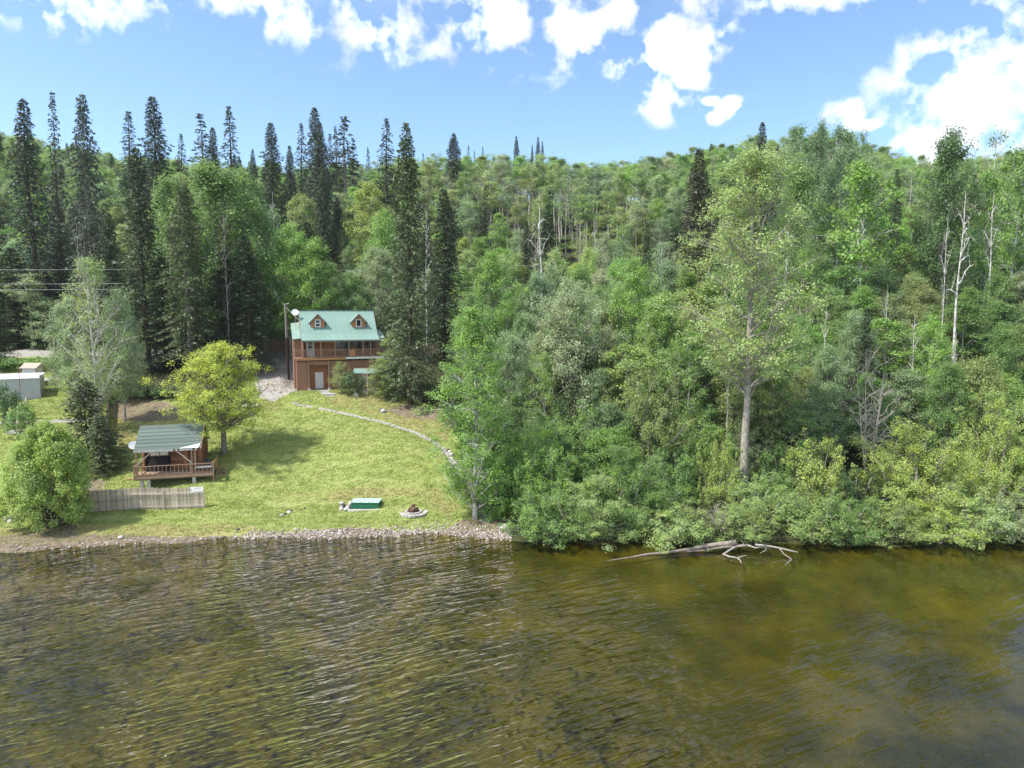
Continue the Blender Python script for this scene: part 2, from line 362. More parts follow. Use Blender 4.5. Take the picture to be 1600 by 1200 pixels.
def ground():
    xs = np.unique(np.concatenate([np.linspace(-900, -100, 22), np.arange(-100, -64, 1.2), np.arange(-64, 8, .33), np.arange(8, 100, 1.2), np.linspace(100, 900, 22)]))
    ys = np.unique(np.concatenate([np.linspace(-600, 20, 20), np.arange(20, 50, 1.2), np.arange(50, 106, .30), np.arange(106, 122, .5), np.arange(122, 260, 3), np.linspace(260, 1200, 14)]))
    X, Y = np.meshgrid(xs, ys); Z = H(X, Y)
    lawn, grav, dirt, dry = masks(X, Y)
    # a little real relief
    Z = Z + (RNG.uniform(-1, 1, Z.shape) * .03) * (Y > 55) * (Y < 110) - grav * .03
    g = Geo(); nx, ny = len(xs), len(ys)
    i = (np.arange(ny - 1)[:, None] * nx + np.arange(nx - 1)).ravel()
    g.add(np.stack([X, Y, Z], -1).reshape(-1, 3), np.stack([i, i + 1, i + nx + 1, i + nx], 1))
    m, n, l = new_mat('ground')
    o = n.new('ShaderNodeOutputMaterial'); b = n.new('ShaderNodeBsdfPrincipled'); l.new(b.outputs[0], o.inputs[0]); b.inputs['Roughness'].default_value = .95; b.inputs['Specular IOR Level'].default_value = .15
    a = n.new('ShaderNodeAttribute'); a.attribute_name = 'cover'; a2 = n.new('ShaderNodeAttribute'); a2.attribute_name = 'dry'
    sp = n.new('ShaderNodeSeparateColor'); l.new(a.outputs['Color'], sp.inputs[0])
    t = n.new('ShaderNodeTexCoord')
    def noise(s, d=6, stretch=(1, 1, 1), rz=0):
        mp = n.new('ShaderNodeMapping'); mp.inputs['Scale'].default_value = stretch; mp.inputs['Rotation'].default_value = (0, 0, rz); l.new(t.outputs['Object'], mp.inputs[0])
        q = n.new('ShaderNodeTexNoise'); q.inputs['Scale'].default_value = s; q.inputs['Detail'].default_value = d; q.inputs['Roughness'].default_value = .65; l.new(mp.outputs[0], q.inputs[0]); return q.outputs['Fac']
    def ramp(f, stops):
        r = n.new('ShaderNodeValToRGB'); l.new(f, r.inputs[0]); e = r.color_ramp.elements
        e[0].position, e[0].color = stops[0][0], (*stops[0][1], 1); e[1].position, e[1].color = stops[-1][0], (*stops[-1][1], 1)
        for p, c in stops[1:-1]: q = e.new(p); q.color = (*c, 1)
        return r.outputs[0]
    def mixc(f, c1, c2):
        q = n.new('ShaderNodeMixRGB'); l.new(f, q.inputs[0]); l.new(c1, q.inputs[1]); l.new(c2, q.inputs[2]); return q.outputs[0]
    def ragged(f, nf, k=1.1):                 # mask edges broken up by noise
        q = n.new('ShaderNodeMath'); q.operation = 'MULTIPLY_ADD'; l.new(nf, q.inputs[0]); q.inputs[1].default_value = k; q.inputs[2].default_value = -k / 2
        s = n.new('ShaderNodeMath'); s.operation = 'ADD'; l.new(f, s.inputs[0]); l.new(q.outputs[0], s.inputs[1])
        r = n.new('ShaderNodeMapRange'); r.inputs[1].default_value = .38; r.inputs[2].default_value = .62; l.new(s.outputs[0], r.inputs[0]); return r.outputs[0]
    n1, n2, n3 = noise(.35, 8), noise(3.0, 8), noise(14, 5)
    nl = noise(.5, 7, (.6, 2.2, 1), .2)
    forest = ramp(n2, [(.3, (.03, .028, .018)), (.5, (.05, .055, .025)), (.7, (.085, .08, .045))])
    grass = ramp(nl, [(.28, (.19, .235, .07)), (.45, (.24, .29, .085)), (.58, (.29, .33, .11)), (.75, (.35, .37, .17))])
    straw = ramp(n2, [(.3, (.20, .20, .06)), (.7, (.40, .35, .17))])
    gravel = ramp(n3, [(.3, (.27, .255, .235)), (.5, (.32, .30, .275)), (.7, (.42, .40, .365))])
    dirtc = ramp(n2, [(.28, (.10, .075, .055)), (.5, (.19, .15, .11)), (.72, (.30, .25, .18))])
    bed = ramp(noise(.22, 9), [(.30, (.032, .036, .007)), (.45, (.068, .066, .012)), (.58, (.125, .110, .019)), (.74, (.19, .162, .030))])
    c = mixc(ragged(sp.outputs[0], n2), forest, grass)
    c = mixc(ragged(a2.outputs['Fac'], n1, 1.6), c, straw)
    c = mixc(ragged(sp.outputs[2], n2), c, dirtc)
    c = mixc(ragged(sp.outputs[1], n2, .7), c, gravel)
    gz = n.new('ShaderNodeSeparateXYZ'); l.new(t.outputs['Object'], gz.inputs[0])
    mr = n.new('ShaderNodeMapRange'); mr.inputs[1].default_value = .08; mr.inputs[2].default_value = -.12; l.new(gz.outputs['Z'], mr.inputs[0])
    c = mixc(mr.outputs[0], c, bed)
    l.new(c, b.inputs['Base Color'])
    bp = n.new('ShaderNodeBump'); bp.inputs['Distance'].default_value = .06; l.new(n3, bp.inputs['Height']); l.new(bp.outputs[0], b.inputs['Normal'])
    ob = g.obj('ground', m, smooth=True); me = ob.data
    ca = me.attributes.new('cover', 'FLOAT_COLOR', 'POINT'); ca.data.foreach_set('color', np.stack([lawn, grav, dirt, np.ones_like(lawn)], -1).astype(np.float32).ravel())
    da = me.attributes.new('dry', 'FLOAT', 'POINT'); da.data.foreach_set('value', dry.astype(np.float32).ravel())
    tag(ob, kind='structure')
ground()

def water():
    xs = np.unique(np.concatenate([np.linspace(-900, -60, 12), np.arange(-60, 60, .5), np.linspace(60, 900, 12)]))
    ys = np.unique(np.concatenate([np.linspace(-600, 18, 12), np.arange(18, 60, .35), np.linspace(60, 70, 3)]))
    X, Y = np.meshgrid(xs, ys); Z = np.zeros_like(X)
    g = Geo(); nx, ny = len(xs), len(ys)
    i = (np.arange(ny - 1)[:, None] * nx + np.arange(nx - 1)).ravel()
    g.add(np.stack([X, Y, Z], -1).reshape(-1, 3), np.stack([i, i + 1, i + nx + 1, i + nx], 1))
    m, n, l = new_mat('water')
    o = n.new('ShaderNodeOutputMaterial'); t = n.new('ShaderNodeTexCoord')
    def nz(scale, stretch, rz, det, ro=.55):
        mp = n.new('ShaderNodeMapping'); mp.vector_type = 'TEXTURE'; mp.inputs['Rotation'].default_value = (0, 0, rz); mp.inputs['Scale'].default_value = stretch; l.new(t.outputs['Object'], mp.inputs[0])
        q = n.new('ShaderNodeTexNoise'); q.inputs['Scale'].default_value = scale; q.inputs['Detail'].default_value = det; q.inputs['Roughness'].default_value = ro; l.new(mp.outputs[0], q.inputs[0]); return q.outputs['Fac']
    def ma(op, a, b=None, c=None, clamp=False):
        q = n.new('ShaderNodeMath'); q.operation = op; q.use_clamp = clamp
        for k, s in enumerate((a, b, c)):
            if s is None: continue
            if hasattr(s, 'is_linked'): l.new(s, q.inputs[k])
            else: q.inputs[k].default_value = s
        return q.outputs[0]
    big = nz(1.0, (4.2, .95, 1), rad(27), 3.0)       # wind ripples, crests running right and away
    med = nz(1.0, (1.3, .38, 1), rad(16), 2.0)
    sml = nz(5.0, (1, .6, 1), rad(35), 3)
    iso = nz(.8, (.8, 1.2, 1), rad(50), 2.5)
    wind = nz(.11, (1, 1.3, 1), rad(-30), 5, .65)
    sx = n.new('ShaderNodeSeparateXYZ'); l.new(t.outputs['Object'], sx.inputs[0])
    # wind reaches the left and middle; the water lies calmer toward the right bank
    wx = n.new('ShaderNodeMapRange'); wx.inputs[1].default_value = 14; wx.inputs[2].default_value = -4; wx.inputs[3].default_value = .10; wx.inputs[4].default_value = 1.0; l.new(ma('MULTIPLY_ADD', sx.outputs['Y'], .35, ma('ADD', sx.outputs['X'], -13.0)), wx.inputs[0])
    wn = n.new('ShaderNodeMapRange'); wn.inputs[1].default_value = .38; wn.inputs[2].default_value = .58; wn.inputs[3].default_value = .25; wn.inputs[4].default_value = 1.15; l.new(wind, wn.inputs[0])
    amp = ma('MULTIPLY', wx.outputs[0], wn.outputs[0])
    big = ma('POWER', ma('SUBTRACT', 1.0, ma('ABSOLUTE', ma('MULTIPLY_ADD', big, 2.6, -1.3))), 2.2)   # peaked crests
    hgt = ma('ADD', ma('MULTIPLY', big, .42), ma('ADD', ma('MULTIPLY', med, .22), ma('ADD', ma('MULTIPLY', iso, .40), ma('MULTIPLY', sml, .012))))
    hgt = ma('MULTIPLY', hgt, amp)
    bp = n.new('ShaderNodeBump'); bp.inputs['Strength'].default_value = 1.0; bp.inputs['Distance'].default_value = .42; l.new(hgt, bp.inputs['Height'])
    gl = n.new('ShaderNodeBsdfGlossy'); gl.inputs['Roughness'].default_value = .015; gl.inputs['Color'].default_value = (1, 1, 1, 1); l.new(bp.outputs[0], gl.inputs['Normal'])
    tr = n.new('ShaderNodeBsdfTransparent'); tr.inputs['Color'].default_value = (.70, .68, .36, 1)
    fr = n.new('ShaderNodeFresnel'); fr.inputs['IOR'].default_value = 1.45; l.new(bp.outputs[0], fr.inputs['Normal'])
    mx = n.new('ShaderNodeMixShader'); l.new(fr.outputs[0], mx.inputs[0]); l.new(tr.outputs[0], mx.inputs[1]); l.new(gl.outputs[0], mx.inputs[2]); l.new(mx.outputs[0], o.inputs[0])
    ob = g.obj('lake_water', m); tag(ob, kind='structure')
water()

# ------------------------------------------------------------------ trees: prototypes
def nrm(a): return a / (np.linalg.norm(a, axis=-1, keepdims=True) + 1e-9)
def leaves(g, c, out_dir, L_, W_, rng, up=.75, mat=0, droop=0.0):
    n = len(c); nn = nrm(np.array([0, 0, up]) + out_dir * .55 + rng.normal(0, .42, (n, 3)))
    t = nrm(np.cross(nn, rng.normal(0, 1, (n, 3)))); t[:, 2] -= droop; t = nrm(t); b = nrm(np.cross(nn, t))
    s = rng.uniform(.65, 1.3, (n, 1)); t = t * s * L_ / 2; b = b * s * W_ / 2
    V = np.stack([c - t, c + b * .95, c + t, c - b * .95], 1).reshape(-1, 3)
    g.add(V, np.arange(n * 4).reshape(-1, 4), mat)
def curve(p0, p1, sag, n, rng, wob=.0):
    t = np.linspace(0, 1, n)[:, None]; P = p0 + (p1 - p0) * t
    P[:, 2] += sag * np.sin(t[:, 0] * math.pi); P[1:-1] += rng.normal(0, 1, (n - 2, 3)) * wob; return P
def broadleaf(h, wd, base, limbs, sub, lpc, lf, seed, trunk_r, bark, top=.6, clump=.62, lean=0.0, forked=0, bare=0, topc=1.0, density_top=1.0, dead=0):
    """tapered trunk, limbs, twigs, and leaf clumps at their ends inside an egg-shaped crown"""
    rng = np.random.default_rng(seed); gt, gc = Geo(), Geo()
    def env(z):
        s = np.clip((z - base) / (h - base), 0, 1); return wd / 2 * (np.sin(math.pi * np.clip(s, 0.02, .985) ** top) ** .62) * (1 if s < .8 else topc)
    ax = lambda z: np.array([lean * z + .12 * math.sin(z * .55 + seed), .12 * math.cos(z * .43 + seed), z])
    zs = np.linspace(-.3, h * .93, 12)
    tube(gt, [ax(z) for z in zs], [trunk_r * (1.25 if z < 0 else (1 - .93 * (max(z, 0) / h))) for z in zs], 8)
    C_ = []; clr = []
    def clump_at(p, r): C_.append(p); clr.append(r)
    for i in range(limbs):
        f = (i + .5) / limbs
        ze = base + (h - base) * (.05 + .93 * f ** .9) + rng.uniform(-.3, .3)
        ph = i * 2.4 + rng.uniform(-.5, .5); R = env(ze) * rng.uniform(.62, 1.08)
        z0 = max(base * .75, ze - R * rng.uniform(.5, 1.1) - .4); z0 = min(z0, h * .9)
        p0 = ax(z0); p1 = ax(ze) + np.array([R * math.cos(ph), R * math.sin(ph), 0])
        r0 = trunk_r * (1 - .9 * z0 / h) * .5
        P = curve(p0, p1, rng.uniform(-.1, .12) * R, 6, rng, .06 * R / 3)
        tube(gt, P, np.linspace(r0, .015, 6), 5, cap=False)
        if dead and rng.random() < dead:
            for q in range(4):
                pa = P[rng.integers(2, 5)]; pb = pa + rng.normal(0, .5, 3) * R * .35 + np.array([0, 0, .3]); tube(gt, curve(pa, pb, 0, 4, rng, .05), np.linspace(.03, .008, 4), 4, cap=False)
            continue
        clump_at(p1, clump)
        for q in range(sub):
            k = rng.uniform(.35, .95); pa = p0 + (p1 - p0) * k
            pb = pa + np.array([rng.normal(0, .42), rng.normal(0, .42), rng.normal(.18, .3)]) * (R * .55 + .5)
            tube(gt, curve(P[min(5, int(k * 5))], pb, .05, 4, rng, .03), np.linspace(.035, .01, 4), 4, cap=False)
            clump_at(pb, clump * rng.uniform(.7, 1.1))
    C_ = np.array(C_); clr = np.array(clr)
    n = (1.3 * lpc * (clr / clump) ** 1.5 * rng.uniform(.45, 1.45, len(C_))).astype(int)
    idx = np.repeat(np.arange(len(C_)), n); k = len(idx)
    off = rng.normal(0, 1, (k, 3)) * clr[idx][:, None] * np.array([.62, .62, .42])
    P = C_[idx] + off
    leaves(gc, P, nrm(off + 1e-6) * .6 + nrm(P - np.array([0, 0, (base + h) / 2])) * .6, lf * 1.12, lf * .85, rng)
    return gt, gc, h, wd
def spruce(h, wd, seed, bare=.04, step=.36, dens=1.0, ragged=.25, droop=.28, top_pow=.58, skinny_top=0.0, lf=.30):
    rng = np.random.default_rng(seed); gt, gc = Geo(), Geo()
    r0 = h * .013
    ax = lambda z: np.array([.10 * math.sin(z * .3 + seed), .10 * math.cos(z * .25 + seed), z])
    zs = np.linspace(-.3, h, 12); tube(gt, [ax(z) for z in zs], [r0 * (1 - .97 * max(z, 0) / h) for z in zs], 7)
    z = h * bare
    cs, os_, dirs = [], [], []
    while z < h - .15:
        s = 1 - (z / h); R = wd / 2 * (s ** top_pow) * (.55 + .45 * min(1, (z / h) / .12 + .4)) + .12
        if skinny_top: R *= 1 - skinny_top * sstep(.55, .95, z / h)
        R *= 1 + ragged * .55 * math.sin(z * 1.3 + seed) * math.sin(z * .37 + 2 * seed)
        k = 5 if R < .8 else 6
        a0 = rng.uniform(0, 6.3)
        for j in range(k):
            if rng.random() > dens: continue
            a = a0 + j * 2 * math.pi / k + rng.uniform(-.3, .3); Rl = R * rng.uniform(1 - ragged, 1 + ragged * .6)
            d = np.array([math.cos(a), math.sin(a), 0]); side = np.array([-math.sin(a), math.cos(a), 0])
            nn = max(5, int(Rl * 11)); q = np.sqrt(rng.uniform(.02, 1, nn))
            lat = rng.uniform(-1, 1, nn) * (.10 + .30 * Rl * (1 - q) ** .8 * q + .1)
            zz = z + Rl * (.10 * q - droop * q ** 1.6 * 1.25) + .12 * np.maximum(q - .85, 0) * 6 * .3 - np.abs(rng.normal(0, .10, nn)) - np.abs(lat) * .25
            cs.append(ax(z) * np.array([1, 1, 0]) + d * (q * Rl)[:, None] + side * lat[:, None] + np.stack([np.zeros(nn), np.zeros(nn), zz], 1))
            os_.append(np.repeat((d + np.sign(lat)[:, None] * side * .6)[:, :], 1, 0) if False else d + np.sign(lat)[:, None] * side * .7)
            if Rl > .9 and rng.random() < .5:
                tube(gt, [ax(z), ax(z) + d * Rl * .5 + np.array([0, 0, -.02 * Rl]), ax(z) + d * Rl * .92 + np.array([0, 0, -droop * Rl])], [.035, .02, .008], 4, cap=False)
        z += step * (.45 + .55 * s) * rng.uniform(.8, 1.25)
    P = np.concatenate(cs); D = nrm(np.concatenate(os_)); n = len(P)
    t = nrm(D + rng.normal(0, .35, (n, 3)) + np.array([0, 0, -.35])); nn = nrm(np.array([0, 0, 1.0]) + rng.normal(0, .45, (n, 3)) + D * .35); b = nrm(np.cross(nn, t))
    s = rng.uniform(.6, 1.25, (n, 1)) * lf; t = t * s * .8; b = b * s * .30
    V = np.stack([P - t * .6, P + b, P + t, P - b], 1).reshape(-1, 3)
    gc.add(V, np.arange(n * 4).reshape(-1, 4))
    return gt, gc, h, wd
def bush(h, wd, seed, clumps=110, lpc=95, lf=.17, stems=9, bark='bark_grey', clump=.5, skirt=.0, shell=.55):
    """many stems from the ground, leaves right down to it"""
    rng = np.random.default_rng(seed); gt, gc = Geo(), Geo()
    ph = rng.uniform(0, 6.3, 6)
    n = clumps; i = np.arange(n)
    cz = rng.uniform(0, 1, n) ** .8; az = rng.uniform(0, 6.283, n)
    lob = 1 + .14 * np.sin(az * 3 + ph[0]) + .12 * np.sin(az * 5 + ph[1] + cz * 4) + rng.uniform(-.10, .10, n)
    rr = np.sqrt(np.clip(1 - cz ** 2.2, 0, 1)) * (1 - skirt * (1 - cz) ** 3) * lob * np.where(rng.random(n) < .75, rng.uniform(.85, 1.02, n), rng.uniform(shell * .5, .85, n))
    Cc = np.stack([rr * np.cos(az) * wd / 2, rr * np.sin(az) * wd / 2, .06 * h + cz * h * (1 + .06 * np.sin(az * 4 + ph[2])) * .92], 1)
    for k in range(stems * 3):
        j = rng.integers(n); b0 = np.array([rng.normal(0, .05) * wd, rng.normal(0, .05) * wd, -.2])
        tube(gt, curve(b0, Cc[j], h * .12, 6, rng, .04 * h), np.linspace(.022 * h if k < stems else .010 * h, .008, 6), 5, cap=False)
    cl = clump * rng.uniform(.7, 1.3, n)
    m_ = (lpc * (cl / clump) ** 1.5 * rng.uniform(.6, 1.3, n)).astype(int); idx = np.repeat(i, m_); k = len(idx)
    off = rng.normal(0, 1, (k, 3)) * cl[idx][:, None] * np.array([.6, .6, .5]); P = Cc[idx] + off; P[:, 2] = np.maximum(P[:, 2], .02)
    leaves(gc, P, nrm(P - np.array([0, 0, h * .35])) * .8 + nrm(off + 1e-6) * .5, lf * 1.12, lf * .85, rng)
    return gt, gc, h, wd
def thicket(h, wd, seed, shoots=26, lpc=70, lf=.125, clump=.40, fork=3):
    """shrub of leaning shoots of unequal length, leafy along their upper part, with gaps between"""
    rng = np.random.default_rng(seed); gt, gc = Geo(), Geo(); CC, RR = [], []
    for k in range(shoots):
        az = k * 2.4 + rng.uniform(-.4, .4); tilt = rad(8 + 70 * ((k + .5) / shoots) ** .8) * rng.uniform(.85, 1.1)
        Ls = 1 / math.sqrt((math.sin(tilt) / (wd / 2)) ** 2 + (math.cos(tilt) / h) ** 2) * rng.uniform(.72, 1.08)
        b0 = np.array([rng.normal(0, .07) * wd, rng.normal(0, .07) * wd, -.15]); d = np.array([math.sin(tilt) * math.cos(az), math.sin(tilt) * math.sin(az), math.cos(tilt)])
        P = curve(b0, b0 + d * Ls, .07 * Ls, 7, rng, .03 * h); P[:, 2] = np.maximum(P[:, 2], np.linspace(-.15, .25, 7))
        tube(gt, P, np.linspace(.020 * h, .008, 7), 5, cap=False)
        n = max(4, int(Ls / .42))
        for q in range(n):
            t = rng.uniform(.22, 1) if q else 1.0; i = min(5, int(t * 6)); f = t * 6 - i; p = P[i] * (1 - f) + P[min(6, i + 1)] * f
            spread = (1.15 - t) * wd * .16
            CC.append(p + rng.normal(0, 1, 3) * spread * np.array([1, 1, .6])); RR.append(clump * (1.25 - .6 * t) * rng.uniform(.75, 1.2))
            if q % 3 == 0:                                   # feathery side twig with a small tuft
                e = p + rng.normal(0, .35, 3) + d * .45; tube(gt, [p, e], [.012, .006], 3, cap=False); CC.append(e); RR.append(clump * .45)
    CC = np.array(CC); RR = np.array(RR); CC[:, 2] = np.maximum(CC[:, 2], .15)
    m_ = (lpc * (RR / clump) ** 1.6 * rng.uniform(.5, 1.4, len(RR))).astype(int) + 4; idx = np.repeat(np.arange(len(RR)), m_); k = len(idx)
    off = rng.normal(0, 1, (k, 3)) * RR[idx][:, None] * np.array([.58, .58, .5]); P = CC[idx] + off; P[:, 2] = np.maximum(P[:, 2], .02)
    leaves(gc, P, nrm(P - np.array([0, 0, h * .3])) * .7 + nrm(off + 1e-6) * .6, lf * 1.1, lf * .8, rng)
    return gt, gc, h, wd
def snag(h, wd, seed, limbs=14, r=.12, stems=1, twigs=5):
    rng = np.random.default_rng(seed); gt = Geo()
    for s in range(stems):
        bx = rng.normal(0, .35, 2) if stems > 1 else np.zeros(2); ln = rng.normal(0, .10, 2) if stems > 1 else rng.normal(0, .03, 2); hh = h * (1 if s == 0 else rng.uniform(.6, .95))
        ax = lambda z: np.array([bx[0] + ln[0] * z + .1 * math.sin(z * .8 + s + seed), bx[1] + ln[1] * z, z])
        zs = np.linspace(-.2, hh, 9); tube(gt, [ax(z) for z in zs], [r * (1 - .9 * max(z, 0) / hh) for z in zs], 6)
        for i in range(limbs):
            z0 = hh * rng.uniform(.35, .93); a = rng.uniform(0, 6.3); R = wd / 2 * rng.uniform(.4, 1) * (1.15 - z0 / hh * .6)
            p1 = ax(z0) + np.array([R * math.cos(a), R * math.sin(a), R * rng.uniform(.2, 1.0)])
            P = curve(ax(z0), p1, .1 * R, 5, rng, .05 * R); tube(gt, P, np.linspace(r * .38, .012, 5), 4, cap=False)
            for q in range(twigs):
                pa = P[rng.integers(1, 5)]; pb = pa + rng.normal(0, .35, 3) * R + np.array([0, 0, .15 * R]); tube(gt, curve(pa, pb, .02, 3, rng, .02), np.linspace(.022, .008, 3), 3, cap=False)
    return gt, None, h, wd

PROTO = {}
def proto(key, t, leafm, bark):
    gt, gc, h, wd = t
    PROTO[key] = dict(tr=gt.mesh('trunk', M[bark], True), cr=gc.mesh('crown', M[leafm]) if gc else None, h=h, w=wd, gt=gt, gc=gc, leafm=leafm, bark=bark)
# broad crowns
proto('broad0', broadleaf(12, 8.0, 1.6, 34, 6, 88, .165, 11, .20, 'bark_grey'), 'leaf', 'bark_grey')
proto('broad1', broadleaf(12, 7.0, 2.2, 32, 6, 86, .165, 23, .18, 'bark_grey', top=.75), 'leaf', 'bark_pale')
proto('broad2', broadleaf(14, 6.5, 1.5, 38, 5, 88, .165, 35, .20, 'bark_grey', top=.5), 'leaf', 'bark_grey')
proto('open0', broadleaf(13, 7.0, 3.5, 26, 6, 50, .16, 47, .19, 'bark_pale', top=.7, clump=.55, dead=.12), 'leaf', 'bark_pale')
# aspens: long bare pale stem, small high crown
proto('aspen0', broadleaf(17, 5.0, 9.0, 18, 5, 66, .19, 51, .19, 'bark_pale', top=.8), 'leaf', 'bark_pale')
proto('aspen1', broadleaf(17, 4.2, 10.8, 16, 4, 56, .19, 63, .18, 'bark_pale', top=.8, lean=.03, dead=.2), 'leaf', 'bark_pale')
proto('aspen2', broadleaf(16, 5.6, 6.5, 20, 5, 62, .22, 77, .18, 'bark_white', top=.7), 'leaf', 'bark_white')
proto('aspen3', broadleaf(16, 4.8, 7.5, 18, 4, 26, .18, 83, .19, 'bark_pale', top=.75, dead=.45), 'leaf', 'bark_pale')
# spruces
proto('spruce0', spruce(28, 7.0, 3), 'needle', 'bark_dark')
proto('spruce1', spruce(28, 6.4, 14, ragged=.34), 'needle', 'bark_dark')
proto('spruce2', spruce(26, 7.6, 25, bare=.12, ragged=.38, dens=.92), 'needle', 'bark_grey')
proto('spruce3', spruce(22, 4.4, 36, bare=.06, ragged=.4, dens=.75, step=.5, skinny_top=.35), 'needle', 'bark_dark')
proto('spruce4', spruce(22, 4.8, 47, bare=.2, ragged=.55, dens=.55, step=.55, skinny_top=.2, lf=.34), 'needle', 'bark_grey')
proto('youngspruce', spruce(11, 5.4, 58, bare=.02, ragged=.3, dens=.95, step=.30, droop=.12), 'needle', 'bark_dark')
# shrubs
proto('bush0', thicket(5, 6.4, 5, shoots=30, lpc=95), 'leaf', 'bark_grey')
proto('bush1', thicket(6, 5.6, 16, shoots=28, lpc=95), 'leaf', 'bark_grey')
proto('bush2', thicket(7, 6.0, 27, shoots=28, lpc=95), 'leaf', 'bark_grey')
proto('bigbush', thicket(8.5, 10, 61, shoots=44, lpc=105, clump=.5), 'leaf', 'bark_grey')
proto('shrub', bush(1.6, 2.6, 38, clumps=34, lpc=60, lf=.14, clump=.32, stems=5), 'leaf', 'bark_grey')
proto('snag0', snag(12, 5, 4), 'leaf', 'deadwood')
proto('whitesnag', snag(12, 4, 9, limbs=9, r=.2), 'leaf', 'bark_white')
proto('snag1', snag(9, 4.5, 15, stems=4, limbs=12, r=.09), 'leaf', 'deadwood')
# particular trees
proto('cottonwood', broadleaf(31, 10.5, 9.5, 66, 8, 54, .17, 91, .35, 'bark_grey', top=.78, clump=.62, dead=.08), 'leaf', 'bark_cotton')
proto('shorebirch', broadleaf(17.5, 6.8, 1.0, 52, 7, 84, .145, 93, .22, 'bark_white', top=.62, clump=.5, dead=.04), 'leaf', 'bark_white')
proto('maple', broadleaf(11.5, 10.0, 3.3, 60, 8, 56, .14, 95, .30, 'bark_grey', top=.62, clump=.46), 'leaf', 'bark_grey')
proto('roundwillow', bush(8.2, 8.2, 97, clumps=420, lpc=135, lf=.16, clump=.46, stems=12, skirt=.25, shell=.7), 'leaf', 'bark_dark')
proto('weepbirch', broadleaf(16, 7.5, 3.0, 44, 8, 40, .13, 99, .26, 'bark_white', top=.8, clump=.55, dead=.28), 'leaf', 'bark_white')
proto('domewillow', broadleaf(13, 13.0, 1.5, 46, 7, 80, .18, 101, .3, 'bark_grey', top=.66, clump=.7), 'leaf', 'bark_grey')

TINT = dict(mid=(.190, .305, .085), yel=(.345, .440, .110), blue=(.215, .315, .145), fresh=(.235, .395, .085), olive=(.265, .345, .110), grey=(.295, .375, .190), pale=(.325, .425, .150),
            dark=(.100, .175, .058), maple=(.46, .53, .080), sp=(.064, .100, .044), sp2=(.090, .125, .050), brown=(.086, .088, .052), spb=(.066, .094, .060), willow=(.32, .45, .100))
def jit(c, k=.12):
    f = random.uniform(1 - k, 1 + k); return tuple(max(0, q * f * random.uniform(1 - k * .5, 1 + k * .5)) for q in c)
KIND = {'broad': 'cottonwood_tree', 'open': 'cottonwood_tree', 'aspen': 'aspen_tree', 'spruce': 'spruce_tree', 'youngspruce': 'spruce_tree', 'bush': 'willow_bush', 'bigbush': 'willow_bush', 'shrub': 'low_shrub', 'snag': 'dead_tree', 'whitesnag': 'dead_tree',
        'cottonwood': 'cottonwood_tree', 'shorebirch': 'birch_tree', 'maple': 'maple_tree', 'roundwillow': 'willow_bush', 'weepbirch': 'birch_tree', 'domewillow': 'willow_tree'}
CAT = {'cottonwood_tree': 'tree', 'aspen_tree': 'tree', 'spruce_tree': 'spruce', 'willow_bush': 'bush', 'low_shrub': 'shrub', 'dead_tree': 'dead tree', 'birch_tree': 'birch', 'maple_tree': 'maple', 'willow_tree': 'willow'}
placed = []
def put(key, x, y, h, wd, tint, label, group=None, rz=None, lean=(0, 0), z=None, name=None):
    p = PROTO[key]; k = KIND[key.rstrip('0123456789')]
    if z is None: z = float(H(x, y))
    o = empty(name or k, (x, y, z), random.uniform(0, 6.28) if rz is None else rz, label, CAT[k], group)
    o.rotation_euler = (lean[0], lean[1], o.rotation_euler[2]); sxy = wd / p['w']; o.scale = (sxy, sxy, h / p['h'])
    c = bpy.data.objects.new('trunk', p['tr']); C.objects.link(c); c.parent = o
    if p['cr']:
        c = bpy.data.objects.new('crown', p['cr']); C.objects.link(c); c.parent = o; c.color = (*tint, 1)
    placed.append((x, y, wd / 2))
    return o
def tree(key, u, vtop, d, wpx, tint, label, group=None, rz=None, lean=(0, 0), jitk=.05):
    x = xat(u, d, CAM_H + rat(vtop) * d * .6); ztop = CAM_H + rat(vtop) * d; z = float(H(x, d)); h = max(.8, ztop - z)
    return put(key, x, d, h, wpx * d / F, jit(TINT[tint], jitk), label, group, rz, lean)

G_RIDGE = 'spruces standing up above the ridge line'
